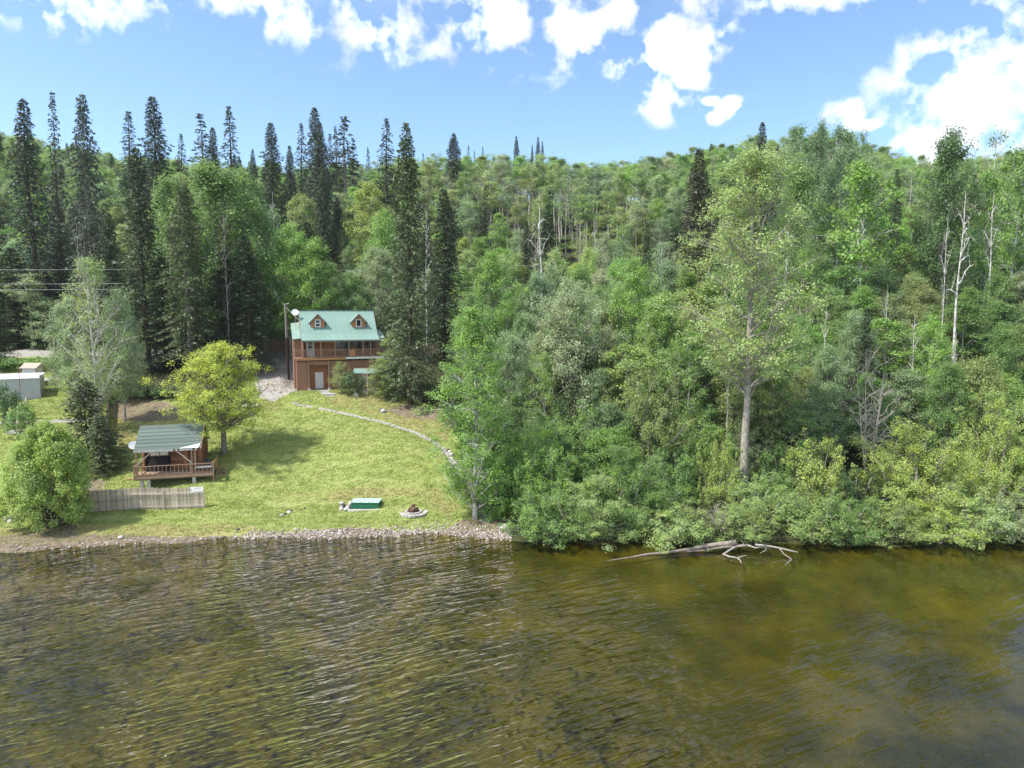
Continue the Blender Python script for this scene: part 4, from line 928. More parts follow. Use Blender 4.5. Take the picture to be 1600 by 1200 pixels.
def house():
    X0, Y0, Z0, TH = -27.05, 88.0, 8.3, rad(20)
    r = empty('log_house', (X0, Y0, Z0), TH, 'two storey log house with green metal roof, dormers and balcony', 'house')
    zd, ze, zb, zr = 12.6 - Z0, 14.95 - Z0, 15.62 - Z0, 18.72 - Z0
    W = 9.93; yb, yr, yk = 1.9, 5.2, 8.6
    # lower storey with a recessed entrance
    g = Geo(); box(g, -.75, .82, .25, .40, 0, zd - .45); box(g, 3.2, W - .1, .25, .40, 0, zd - .45); box(g, .822, 3.198, .25, .40, zd - .95, zd - .452)
    box(g, .74, .82, .402, 1.7, 0, zd - .45); box(g, 3.2, 3.28, .402, 1.7, 0, zd - .45)
    for k in range(46):                                     # vertical board joints standing proud
        x = -.75 + .235 * k
        if x < .75 or x > 3.25:
            if x < W - .15: box(g, x, x + .035, .228, .252, .02, zd - .47)
    part('lower_wall', g, M['siding'], r)
    part('entrance_wall', box(Geo(), .822, 3.198, 1.6, 1.72, 0, zd - .96), M['log'], r)
    g = Geo(); box(g, -.75, -.62, .402, yk, 0, zd - .2); box(g, W - .23, W - .1, .402, yk, 0, zd - .2); part('side_wall', g, M['siding'], r)
    d = part('door', box(Geo(), 1.62, 2.66, 1.54, 1.597, .12, 2.28), M['white_paint'], r); part('handle', box(Geo(), 1.7, 1.76, 1.50, 1.539, 1.1, 1.2), M['steel'], d)
    part('porch_slab', box(Geo(), .4, 3.6, -.9, .248, -.35, .08), M['grey_concrete'], r)
    part('step', box(Geo(), 1.2, 2.9, -1.35, -.902, -.5, -.1), M['grey_concrete'], r)
    for x in (.74, 3.24):
        part('porch_post', box(Geo(), x - .07, x + .07, -.05, .09, .35, zd - .3), M['rail_wood'], r)
        part('post_footing', box(Geo(), x - .14, x + .14, -.12, .16, -.5, .349), M['concrete'], r)
    part('post_footing', box(Geo(), -1.05, -.78, -.1, .2, -.6, .3), M['concrete'], r)
    # balcony
    g = Geo(); box(g, -.95, W + .3, -.12, yb, zd - .16, zd); part('deck_floor', g, M['deck_wood'], r)
    part('deck_beam', box(Geo(), -.95, 5.5, -.15, -.122, zd - .30, zd + .02), M['dormer_wood'], r)
    part('deck_fascia', box(Geo(), 5.502, W + 1.3, -.17, -.122, zd - .22, zd + .03), M['white_paint'], r, label='white balcony edge board on the right half')
    g = Geo()
    for x in np.arange(-.8, W, .6): box(g, x, x + .05, -.119, yb, zd - .38, zd - .162)
    o = part('deck_joists', g, M['rail_wood'], r); o['kind'] = 'stuff'
    pm = box(Geo(), -.06, .06, -.06, .06, 0, ze - zd - .12).mesh('balcony_post', M['rail_wood'])
    for x in (.12, 2.35, 4.15, 5.95, 7.75, 8.75, 9.8): child('balcony_post', pm, r, (x, .02, zd + .001))
    cm = Geo(); beam(cm, (-.28, 0, .28), (0, 0, 0), .06, .06, up=(0, 1, 0)); beam(cm, (.28, 0, .28), (0, 0, 0), .06, .06, up=(0, 1, 0)); cm = cm.mesh('post_bracket', M['rail_wood'])
    for x in (2.35, 4.15, 5.95, 7.75): child('post_bracket', cm, r, (x, .02, ze - .42))
    sm = box(Geo(), -.05, .05, -.05, .05, 0, 1.12).mesh('railing_post', M['rail_wood'])
    for x in (-.88, 1.2): child('railing_post', sm, r, (x, .02, zd + .002))
    part('handrail', box(Geo(), -.93, W + .2, -.03, .07, zd + 1.02, zd + 1.10), M['rail_wood'], r)
    part('bottom_rail', box(Geo(), -.93, W + .2, -.01, .05, zd + .10, zd + .16), M['rail_wood'], r)
    g = Geo()
    for x in np.arange(-.8, W, .15): box(g, x, x + .035, 0, .035, zd + .162, zd + 1.018)
    o = part('balusters', g, M['rail_wood'], r); o['kind'] = 'stuff'
    part('railing_board', box(Geo(), 5.98, 6.75, -.05, -.012, zd + .12, zd + .98), M['dormer_wood'], r, label='plain orange brown board panel in the railing')
    part('side_handrail', box(Geo(), -.93, -.87, .072, yb, zd + 1.02, zd + 1.10), M['rail_wood'], r)
    # upper storey: log courses behind the balcony
    lm = Geo(); tube(lm, [(0, 0, 0), (4.7, 0, 0)], .14, 8); lm = lm.mesh('wall_log', M['log'], True)
    lmb = Geo(); tube(lmb, [(0, 0, 0), (.55, 0, 0)], .14, 8); lmb = lmb.mesh('wall_log', M['log'], True)
    for k in range(11):
        z = zd + .14 + k * .26
        child('wall_log', lmb, r, (.02, yb + .14, z)); child('wall_log', lm, r, (1.72, yb + .14, z))
        if k < 2 or k > 9: child('wall_log', lm, r, (W - 4.72, yb + .14, z + .001))
    part('upper_wall', box(Geo(), .02, W - .02, yb + .17, yb + .3, zd, ze + .5), M['log'], r)
    d = part('balcony_door', box(Geo(), .62, 1.66, yb - .02, yb + .10, zd + .05, zd + 2.2), M['white_paint'], r, label='white door with a dark window in its upper half')
    part('door_pane', box(Geo(), .86, 1.42, yb - .045, yb - .021, zd + 1.15, zd + 2.0), M['glass'], d)
    part('pane_bar', box(Geo(), .86, 1.42, yb - .06, yb - .046, zd + 1.54, zd + 1.6), M['white_paint'], d)
    for x, wd in ((4.35, .75), (5.2, 1.35), (6.65, .3), (7.0, 1.3), (8.4, 1.1)): window(r, x, yb - .07, zd + .75, wd, 1.45, m='rail_wood', fr=.07)
    # gables and back
    g = Geo()
    for x0, x1 in ((.02, .2), (W - .2, W - .02)):
        P = [(x0, yb, zd), (x0, yk, zd), (x0, yk, ze + .5), (x0, yr, zr - .12), (x0, yb, zb - .12)]; Q = [(x1, a, b) for (_, a, b) in P]
        g.add(P + Q, [[4, 3, 2, 1, 0], [5, 6, 7, 8, 9]]); g.add(P + Q, [[0, 1, 6, 5], [1, 2, 7, 6], [2, 3, 8, 7], [3, 4, 9, 8], [4, 0, 5, 9]])
    part('gable_wall', g, M['log'], r)
    part('back_wall', box(Geo(), .201, W - .201, yk - .18, yk - .02, 1.5, ze + .4), M['siding'], r)
    part('porch_side_wall', box(Geo(), .0, .12, .4, yb, zd, ze), M['siding'], r)
    # metal roof panels, upper and lower pitch; each panel with its ribs
    def panel(ya, za, yb_, zb_, name):
        g = Geo(); wd = W / 11; slab(g, [(0, ya, za), (wd - .006, ya, za), (wd - .006, yb_, zb_), (0, yb_, zb_)], .05)
        nv = Vector((0, ya - yb_, 0)).cross(Vector((1, 0, 0))); n_ = Vector((0, -(zb_ - za), (yb_ - ya))).normalized()
        for x in (.02, .32, .62):
            a = Vector((x + .03, ya, za)) + n_ * .012; b = Vector((x + .03, yb_, zb_)) + n_ * .012; beam(g, a, b, .06, .07, up=n_)
        return g.mesh(name, M['green_roof'])
    pl = panel(-.28, ze - .06, yb, zb, 'roof_panel'); pu = panel(yb - .06, zb - .02, yr, zr, 'roof_panel')
    for k in range(11):
        child('roof_panel', pl, r, (k * W / 11, 0, 0)); child('roof_panel', pu, r, (k * W / 11, 0, .012))
    part('back_roof', slab(Geo(), [(0, yr + .001, zr + .01), (W, yr + .001, zr + .01), (W, yk + .5, ze + .2), (0, yk + .5, ze + .2)], .06), M['green_roof'], r)
    part('ridge_cap', beam(Geo(), (-.03, yr, zr + .05), (W + .03, yr, zr + .05), .30, .04), M['green_roof'], r)
    part('eave_fascia', box(Geo(), 0, W, -.30, -.272, ze - .26, ze - .115), M['trim'], r)
    g = Geo(); beam(g, (-.03, -.28, ze - .16), (-.03, yb, zb - .11), .05, .16); beam(g, (-.03, yb, zb - .11), (-.03, yr, zr - .10), .05, .16)
    beam(g, (W + .03, -.28, ze - .16), (W + .03, yb, zb - .11), .05, .16); beam(g, (W + .03, yb, zb - .11), (W + .03, yr, zr - .10), .05, .16); part('barge_board', g, M['trim'], r)
    # dormers
    for cx in (.225 * W, .765 * W):
        hw = .88; yf = 2.75; z0, z1, z2 = 16.3 - Z0, 17.35 - Z0, 18.25 - Z0
        d = child('dormer', None, r) if False else None
        g = Geo(); P = [(cx - hw, yf, z0), (cx + hw, yf, z0), (cx + hw, yf, z1), (cx, yf, z2), (cx - hw, yf, z1)]; Q = [(a, yr - .2, c) for (a, b, c) in P]
        g.add(P + Q, [[0, 1, 2, 3, 4]]); g.add(P + Q, [[0, 5, 6, 1], [1, 6, 7, 2], [4, 9, 5, 0], [2, 7, 8, 3], [3, 8, 9, 4]])
        d = part('dormer', g, M['dormer_wood'], r)
        window(d, cx - .36, yf - .04, z0 + .22, .72, 1.02, bars=cx < 4, fr=.10)
        for s in (-1, 1):
            e = hw + .30; ex = cx + s * e; ez = z1 - .30 * (z2 - z1) / hw
            a = [(cx, yf - .32, z2 + .06), (cx, yr - .1, z2 + .06), (ex, yr - .1, ez + .06), (ex, yf - .32, ez + .06)]
            part('dormer_roof', slab(Geo(), a if s < 0 else a[::-1], .05), M['green_roof'], d)
            g = Geo(); beam(g, (cx + s * .02, yf - .345, z2 - .06), (ex, yf - .345, ez - .06), .045, .20, up=(0, 1, 0)) if False else beam(g, (cx + s * .02, yf - .345, z2 - .05), (ex, yf - .345, ez - .05), .045, .17)
            part('dormer_barge_board', g, M['trim'], d)
        part('dormer_sill', box(Geo(), cx - hw - .02, cx + hw + .02, yf - .05, yf - .005, z0 - .10, z0 + .05), M['trim'], d)
    # side roofs and chimney
    part('side_roof', slab(Geo(), [(-1.1, 1.6, 15.0 - Z0), (-.02, 1.6, 15.1 - Z0), (-.02, 6.0, 17.15 - Z0), (-1.1, 6.0, 17.0 - Z0)], .06), M['green_roof'], r)
    part('side_roof', slab(Geo(), [(W + .02, 1.6, 15.1 - Z0), (W + 1.0, 1.6, 15.0 - Z0), (W + 1.0, 5.0, 15.9 - Z0), (W + .02, 5.0, 16.1 - Z0)], .06), M['green_roof'], r)
    part('side_room_wall', box(Geo(), -.95, .0, 2.2, 6.0, 0, 15.05 - Z0), M['siding'], r)
    part('side_post', box(Geo(), -1.02, -.86, 1.8, 1.96, 0, 15.0 - Z0), M['rail_wood'], r)
house()
def dish(name, x, y, z, dr, az, label, mast, base_z, parent_cat='satellite dish'):
    r = empty(name, (x, y, z), 0, label, parent_cat)
    g = Geo(); k = 20; V = [(0, .12 * dr, 0)]; f = []
    for j, (rr, dd) in enumerate(((.35, .10), (.7, .06), (1, 0))):
        for i in range(k): a = i * 6.2832 / k; V.append((rr * dr * math.cos(a), dd * dr, rr * dr * math.sin(a)))
    g.add(V, [(0, 1 + i, 1 + (i + 1) % k) for i in range(k)])
    g.f.append(np.array([(1 + q * k + i, 1 + (q + 1) * k + i, 1 + (q + 1) * k + (i + 1) % k, 1 + q * k + (i + 1) % k) for q in range(2) for i in range(k)])); g.m.append(0)
    o = part('reflector', g, M['dish'], r, smooth=True); o.rotation_euler = (rad(-28), 0, az)
    g = Geo(); tube(g, [(0, .1, -.1), (0, .12, -.5), (0, .12, base_z)], .03, 6); part('mast', g, M['steel'], r)
    g = Geo(); tube(g, [(0, .1, -dr * .8), (0, -dr * .8, -.1)], .015, 5); part('feed_arm', g, M['steel'], r)
dish('satellite_dish', xat(461, 91.5, 18.6), 91.5, 18.5, .47, rad(20), 'large pale satellite dish left of the green house roof', True, -2.2)

# little teal roofed shelter in front of the house
def shelter():
    x0, y0 = xat(551, 86.4, 10), 86.4
    z0 = float(H(x0, y0)); r = empty('garden_shelter', (x0, y0, z0), rad(8), 'small wooden shelter with teal metal roof below the house', 'shelter')
    zt = CAM_H + rat(583.5) * 86 - z0
    bm_ = box(Geo(), 0, .135, 0, .03, 0, zt - .05).mesh('board', M['weathered'])
    for k in range(14): child('board', bm_, r, (.75 + k * .14, .25, 0))
    for x in (.68, 2.72): part('post', box(Geo(), x, x + .1, .1, .2, 0, zt), M['rail_wood'], r)
    part('back_wall', box(Geo(), .7, 2.8, 1.6, 1.7, 0, zt + .5), M['weathered'], r)
    g = Geo(); slab(g, [(0, -.1, zt), (3.25, -.1, zt), (3.15, 1.9, zt + .45), (.05, 1.9, zt + .45)], .06)
    for x in np.arange(.1, 3.1, .3): beam(g, (x, -.1, zt + .02), (x, 1.9, zt + .47), .04, .03)
    part('roof', g, M['green_roof'], r)
    r2 = empty('wooden_ladder', (x0 + 1.5, y0 - .45, z0 - .1), rad(8), 'grey wooden ladder leaning on the teal roofed shelter', 'ladder')
    for x in (0, .42): part('rail', beam(Geo(), (x, -.25, 0), (x, .4, zt + .35), .05, .05), M['weathered'], r2)
    rm = beam(Geo(), (0.02, 0, 0), (.40, 0, 0), .03, .04).mesh('rung', M['weathered'])
    for k in range(7): child('rung', rm, r2, (0, -.25 + .65 * (.12 + k * .13), (zt + .35) * (.12 + k * .13)))
shelter()

# ------------------------------------------------------------------ small cabin on posts
def cabin():
    X0, Y0, Z0, TH = -36.0, 64.0, 1.2, rad(16)
    r = empty('log_cabin', (X0, Y0, Z0), TH, 'small log cabin with mossy green shingle roof and deck on white posts', 'cabin')
    zd, ze, zr = 3.0 - Z0, 5.32 - Z0, 7.28 - Z0; W = 5.75; yr, yk = 2.8, 5.9
    # roof courses
    n = 7; ov = [0, .03, -.02, .02, -.03, .01, .02, -.01]
    def pt(t): return (-.15 + (yr + .15) * t, ze + (zr - ze) * t)
    for i in range(n):
        (ya, za), (yb, zb) = pt(i / n), pt((i + 1) / n + .02); g = Geo()
        for j in range(30):
            x0, x1 = -.02 + (W + .1) * j / 30, -.02 + (W + .1) * (j + 1) / 30 - .004; dz = random.uniform(0, .010)
            xo = .0 if i % 2 else .04
            slab(g, [(x0 + xo, ya + ov[i] * .3, za + .05 + dz), (x1 + xo, ya + ov[i] * .3, za + .05 + dz), (x1 + xo, yb, zb + .012), (x0 + xo, yb, zb + .012)], .035)
        part('shingle_course', g, M['shingle'], r)
    part('back_roof', slab(Geo(), [(-.02, yr + .01, zr + .03), (W + .1, yr + .01, zr + .03), (W + .1, yk, ze - .05), (-.02, yk, ze - .05)], .08), M['shingle'], r)
    part('roof_deck', slab(Geo(), [(.02, -.05, ze - .03), (W, -.05, ze - .03), (W, yr, zr - .02), (.02, yr, zr - .02)], .05), M['rail_wood'], r)
    g = Geo()
    for j in range(30):                                       # worn ragged eave edge
        if random.random() < .8: x = j * W / 30; box(g, x, x + .16, -.20 - random.uniform(0, .05), -.155, ze - .10 - random.uniform(0, .06), ze + .045)
    o = part('eave_flashing', g, M['concrete'], r); o['label'] = 'pale torn flashing along the cabin eave'
    part('roof_patch', slab(Geo(), [(3.9, -.19, ze + .115), (5.7, -.19, ze + .115), (5.78, .28, ze + .42), (5.3, .16, ze + .36)], .012), M['white_paint'], r, label='white worn patch at the right eave corner')
    g = Geo(); beam(g, (W + .12, -.15, ze - .05), (W + .12, yr, zr - .04), .05, .18); beam(g, (W + .12, yr, zr - .04), (W + .12, yk, ze - .12), .05, .18); part('barge_board', g, M['rail_wood'], r)
    # body: logs one on another
    y0, y1, x0, x1 = 1.75, 5.5, .45, 5.45
    fl = Geo(); tube(fl, [(-.25, 0, 0), (2.0, 0, 0)], .12, 8); fl = fl.mesh('wall_log', M['cabin_log'], True)
    fr_ = Geo(); tube(fr_, [(0, 0, 0), (1.15, 0, 0)], .12, 8); fr_ = fr_.mesh('wall_log', M['cabin_log'], True)
    sd = Geo(); tube(sd, [(0, -.3, 0), (0, y1 - y0 + .2, 0)], .12, 8); sd = sd.mesh('wall_log', M['cabin_log'], True)
    full = Geo(); tube(full, [(-.25, 0, 0), (x1 - x0 + .25, 0, 0)], .12, 8); full = full.mesh('wall_log', M['cabin_log'], True)
    for k in range(11):
        z = zd + .12 + k * .215
        if k < 9:
            child('wall_log', fr_, r, (x0 + 2.35, y0, z)); child('wall_log', fr_, r, (x0 + 4.05, y0, z))
            if k in (0, 1, 8): child('wall_log', fl, r, (x0, y0, z + .001))
        else: child('wall_log', full, r, (x0, y0, z))
        child('wall_log', sd, r, (x1, y0, z + .108)); child('wall_log', sd, r, (x0, y0, z + .108)); child('wall_log', full, r, (x0, y1, z))
    g = Geo()
    for x in (x0, x1): g.add([(x, y0, zd + 2.4), (x, y1, zd + 2.4), (x, yr + .3, zr - .2)], [[0, 1, 2]])
    part('gable', g, M['cabin_log'], r)
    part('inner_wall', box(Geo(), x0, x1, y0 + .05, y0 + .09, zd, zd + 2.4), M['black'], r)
    d = part('door', box(Geo(), x0 + 3.42, x0 + 3.95, y0 - .04, y0 + .045, zd + .03, zd + 1.95), M['log'], r)
    for x in (x0 + 3.36, x0 + 3.96): part('door_post', box(Geo(), x, x + .08, y0 - .06, y0 + .06, zd, zd + 2.1), M['black'], r)
    f = window(r, x0 + .55, y0 - .14, zd + 1.45, 1.7, .62, m='rail_wood', fr=.06)
    part('blind', box(Geo(), x0 + .63, x0 + 1.38, y0 - .175, y0 - .16, zd + 1.52, zd + 2.0), M['white_paint'], f); part('blind', box(Geo(), x0 + 1.45, x0 + 2.16, y0 - .175, y0 - .16, zd + 1.52, zd + 2.0), M['white_paint'], f)
    g = Geo(); g.add([(x0 + .2, y0 - .5, zd + .1), (x0 + 2.2, y0 - .5, zd + .1), (x0 + 2.1, y0 - .18, zd + 1.42), (x0 + .6, y0 - .18, zd + 1.42)], [[0, 1, 2, 3]])
    box(g, x0 + .2, x0 + 2.2, y0 - .5, y0 - .18, zd + .02, zd + .1); part('dark_tarp', g, M['black'], r)
    # deck
    part('deck_floor', box(Geo(), .05, 7.0, -.55, y0 - .13, zd - .07, zd), M['deck_wood'], r)
    part('side_deck', box(Geo(), x1 + .16, 7.0, y0 - .128, 4.6, zd - .07, zd - .001), M['deck_wood'], r)
    for y, a, b in ((-.60, .0, 7.0), (.7, .05, 6.9)): part('rim_beam', box(Geo(), a, b, y, y + .05, zd - .30, zd - .072), M['deck_wood'], r)
    jm = box(Geo(), 0, .05, -.548, 1.6, -.26, -.075).mesh('joist', M['deck_wood'])
    for x in np.arange(.3, 6.9, .62): child('joist', jm, r, (x, 0, zd))
    part('bottom_beam', box(Geo(), .0, 7.0, -.50, -.40, zd - .42, zd - .302), M['rail_wood'], r)
    for x, y, h in ((.45, -.45, 2), (1.05, -.5, 2), (3.6, 1.4, 2), (5.05, -.5, 2), (5.9, 1.2, 2), (.6, 4.6, 2.2), (5.2, 4.6, 2.2)):
        part('support_post', box(Geo(), x, x + .30, y, y + .30, zd - .43 - 2.0, zd - .43), M['concrete'], r)
    part('underdeck_shade_sheet', box(Geo(), .5, 6.6, 1.5, 1.56, zd - 2.2, zd - .31), M['black'], r)  # black sheet added so the space under the deck stays dark
    part('jutting_plank', box(Geo(), -.85, .0, .0, .2, zd - .36, zd - .31), M['new_lumber'], r, label='pale plank jutting out left under the deck')
    bm_ = box(Geo(), -.03, .03, -.02, .02, .10, .86).mesh('baluster', M['rail_wood'])
    for k in range(19): child('baluster', bm_, r, (.35 + k * .355, -.56, zd))
    pm = box(Geo(), -.06, .06, -.06, .06, -.3, 1.0).mesh('railing_post', M['rail_wood'])
    for x in (.04, 4.95, 6.96): child('railing_post', pm, r, (x, -.56, zd))
    part('handrail', box(Geo(), -.02, 7.02, -.63, -.49, zd + .865, zd + .92), M['rail_wood'], r)
    part('bottom_rail', box(Geo(), .1, 6.9, -.59, -.53, zd + .04, zd + .098), M['rail_wood'], r)
    part('left_handrail', box(Geo(), -.02, .08, -.488, y0, zd + .865, zd + .92), M['rail_wood'], r)
    for k in range(6): child('baluster', bm_, r, (.04, -.2 + k * .35, zd))
    part('right_board', box(Geo(), 6.98, 7.03, -.45, 2.2, zd + .5, zd + 1.0), M['new_lumber'], r, label='new orange lumber board on the right railing')
    for y in (-.4, 2.1): part('right_post', box(Geo(), 6.9, 7.0, y, y + .1, zd - 1.8, zd + 1.0), M['new_lumber'], r)
    part('stair_stringer', beam(Geo(), (7.12, 1.6, zd), (7.12, -.9, zd - 1.75), .05, .28), M['new_lumber'], r)
    part('stair_stringer', beam(Geo(), (7.9, 1.6, zd), (7.9, -.9, zd - 1.75), .05, .28), M['new_lumber'], r)
    tm = box(Geo(), 7.15, 7.87, -.14, .14, -.04, 0).mesh('tread', M['deck_wood'])
    for k in range(7): child('tread', tm, r, (0, 1.35 - k * .34, zd - .12 - k * .24))
    # porch posts and braces
    for x in (.10, 4.95, 5.25): part('porch_post', box(Geo(), x, x + .13, -.1, .03, zd, ze - .05), M['rail_wood'], r)
    part('brace', beam(Geo(), (.16, -.12, zd + .95), (1.55, -.12, ze - .08), .08, .12), M['weathered_rail'], r)
    part('brace', beam(Geo(), (5.0, -.12, zd + .95), (3.65, -.12, ze - .08), .08, .12), M['weathered_rail'], r)
    part('porch_beam', box(Geo(), .05, 5.6, -.1, .06, ze - .16, ze - .035), M['rail_wood'], r)
    ch = Geo(); tube(ch, [(5.0, 3.1, zr - .4), (5.0, 3.1, zr + .35)], .10, 10); ch = part('chimney_pipe', ch, M['steel'], r)
    g = Geo(); tube(g, [(5.0, 3.1, zr + .352), (5.0, 3.1, zr + .50)], [.17, .15], 10); part('chimney_cap', g, M['steel'], ch)
    # a white topped table and a chair on the deck corner
    c = math.cos(TH); s = math.sin(TH)
    def wl(x, y, z): return (X0 + x * c - y * s, Y0 + x * s + y * c, Z0 + z)
    t = empty('deck_table', wl(6.0, .2, zd), TH, 'white topped table on the right end of the cabin deck', 'table')
    part('table_top', box(Geo(), -.7, .8, -.35, .35, .40, .45), M['white_paint'], t)
    lg = box(Geo(), -.03, .03, -.03, .03, 0, .4).mesh('leg', M['dark_metal'])
    for a, b in ((-.6, -.28), (.7, -.28), (-.6, .28), (.7, .28)): child('leg', lg, t, (a, b, 0))
    t = empty('deck_chair', wl(6.2, 1.3, zd), TH + .4, 'dark metal chair on the cabin deck behind the white table', 'chair')
    part('seat', box(Geo(), -.25, .25, -.25, .25, .42, .46), M['dark_metal'], t); part('backrest', box(Geo(), -.25, .25, .22, .26, .46, .95), M['dark_metal'], t)
    lg = box(Geo(), -.02, .02, -.02, .02, 0, .42).mesh('leg', M['dark_metal'])
    for a, b in ((-.2, -.2), (.2, -.2), (-.2, .2), (.2, .2)): child('leg', lg, t, (a, b, 0))
    p = wl(-.25, .9, ze + .45); dish('satellite_dish', p[0], p[1], p[2], .42, rad(30), 'small grey satellite dish on the left end of the cabin roof', True, -.75)
cabin()

# ------------------------------------------------------------------ fences
def fence(name, a, b, h, bw, matb, matr, nposts, label, rails=(.12, .72), side=-1, topcurve=0.0, gap=.012):
    ax, ay = a; bx, by = b; Ln = math.hypot(bx - ax, by - ay); th = math.atan2(by - ay, bx - ax); z0 = float(H(ax, ay))
    r = empty(name, (ax, ay, z0), th, label, 'fence'); c, s = math.cos(th), math.sin(th)
    def gz(t): return float(H(ax + c * t, ay + s * t)) - z0
    meshes = [box(Geo(), 0, bw - gap, 0, .02, 0, h * q).mesh('board', matb) for q in (1, .985, 1.012, .97)]
    n = int(Ln / bw)
    for k in range(n):
        o = child('board', meshes[random.randrange(4)], r, (k * bw, random.uniform(-.006, .006), gz(k * bw) - .03 + topcurve * math.sin(k / n * 3.14)), label=None)
        o.rotation_euler = (0, random.uniform(-.008, .008), 0)
    pts = [Ln * k / (nposts - 1) for k in range(nposts)]
    for t in pts: part('post', box(Geo(), t - .05, t + .05, -.13 if side < 0 else .03, -.03 if side < 0 else .13, gz(t) - .25, gz(t) + h * .86), matr, r)
    for q in rails:
        for t0, t1 in zip(pts[:-1], pts[1:]):
            y = -.055 if side < 0 else .055
            part('rail', beam(Geo(), (t0 + .052, y, gz(t0) + h * q), (t1 - .052, y, gz(t1) + h * q), .05, .09), matr, r)
    return r, z0, th
pa, pb = hit(128, 800), hit(320, 793)
fr, fz, fth = fence('board_fence', pa[:2], pb[:2], 1.98, .142, M['weathered'], M['weathered_rail'], 4, 'weathered grey board fence with two rails below the cabin')
Lf = math.hypot(pb[0] - pa[0], pb[1] - pa[1])
sg = empty('notice_board', (pa[0] + math.cos(fth) * (Lf - 1.15), pa[1] + math.sin(fth) * (Lf - 1.15) , float(H(pb[0], pb[1])) + 1.42), fth, 'white notice board hung on the right end of the grey fence', 'sign')
part('panel', box(Geo(), 0, 1.12, -.08, -.03, 0, .52), M['white_paint'], sg)
g = Geo()
box(g, .06, .14, -.086, -.081, .2, .28); box(g, .35, .95, -.086, -.081, .40, .42); box(g, .3, .98, -.086, -.081, .10, .115)
part('print', g, M['dark_metal'], sg)
a, b = hit(392, 553.5), hit(478, 553)
fence('board_fence', a[:2], (b[0] + 3, b[1]), 2.25, .15, M['brown_board'], M['brown_board'], 5, 'brown board fence behind the gravel drive left of the house', side=1)
a, b = hit(166, 700), hit(172, 600)
fence('board_fence', a[:2], b[:2], 1.7, .15, M['weathered'], M['weathered_rail'], 7, 'grey board fence running uphill between the two yards', side=-1)
a, b = (hit(600, 555)[0], 104.0), (hit(600, 555)[0] + 9, 105.5)
fence('board_fence', a, b, 2.0, .15, M['brown_board'], M['brown_board'], 4, 'brown board fence half hidden right of the house', side=1)

# ------------------------------------------------------------------ lake front things
def green_box():
    A, B = hit(542, 799.5), hit(596, 797.5); th = math.atan2(B[1] - A[1], B[0] - A[0]) + rad(2); L_ = math.hypot(B[0] - A[0], B[1] - A[1])
    z = min(A[2], B[2]); r = empty('storage_box', (A[0], A[1], z - .03), th, 'dark green box with pale teal lid inside a timber frame on the lawn', 'box')
    part('base_timber', box(Geo(), 0, L_, 0, .14, 0, .22), M['concrete'], r); part('base_timber', box(Geo(), L_ - .14, L_, .142, 2.0, 0, .221), M['concrete'], r)
    part('base_timber', box(Geo(), 0, L_ - .142, 1.86, 2.0, 0, .22), M['concrete'], r); part('base_timber', box(Geo(), 0, .14, .142, 1.858, 0, .221), M['concrete'], r)
    part('bed', box(Geo(), .142, L_ - .142, .142, 1.858, 0, .10), M['soil'], r)
    b0, b1 = .30, L_ - .35
    bm_ = box(Geo(), 0, b1 - b0, 0, .04, 0, .125).mesh('side_board', M['green_board'])
    for k in range(5): child('side_board', bm_, r, (b0, .32, .101 + k * .13)); child('side_board', bm_, r, (b0, 1.60, .101 + k * .13))
    g = Geo(); box(g, b0, b0 + .04, .362, 1.598, .101, .74); box(g, b1 - .04, b1, .362, 1.598, .101, .74); part('end_panel', g, M['green_board'], r)
    lm = box(Geo(), 0, (b1 - b0 + .08) / 4 - .012, .27, 1.70, 0, .035).mesh('lid_panel', M['teal_lid'])
    for k in range(4): child('lid_panel', lm, r, (b0 - .04 + k * (b1 - b0 + .08) / 4, 0, .765 + .004 * (k % 2)))
    g = Geo()
    for x, y in ((.35, .3), (1.2, .3), (1.9, .32), (.4, 1.6), (1.1, 1.62), (1.35, .9), (2.3, 1.6), (2.2, .35)): box(g, x, x + .10, y, y + .10, .806, .83)
    o = part('lid_bolt', g, M['dark_metal'], r); o['kind'] = 'stuff'
    rng = np.random.default_rng(4)
    for k in range(11):
        a, b = rng.uniform(-.75, .15), rng.uniform(-.05, 1.2); c, s = math.cos(th), math.sin(th)
        x, y = A[0] + a * c - b * s, A[1] + a * s + b * c
        o = rock(Geo(), (0, 0, 0), rng.uniform(.17, .28, 3) * (1, 1, .8), rng).obj('rock', M['stone_light' if k % 3 else 'stone_dark'], smooth=True)
        o.location = (x, y, float(H(x, y)) + (.10 if k < 8 else .35)); tag(o, 'grey rock in the pile at the left end of the green box' if k % 3 else 'dark rock in the pile at the left end of the green box', 'rock', 'rock pile beside the green box')
green_box()
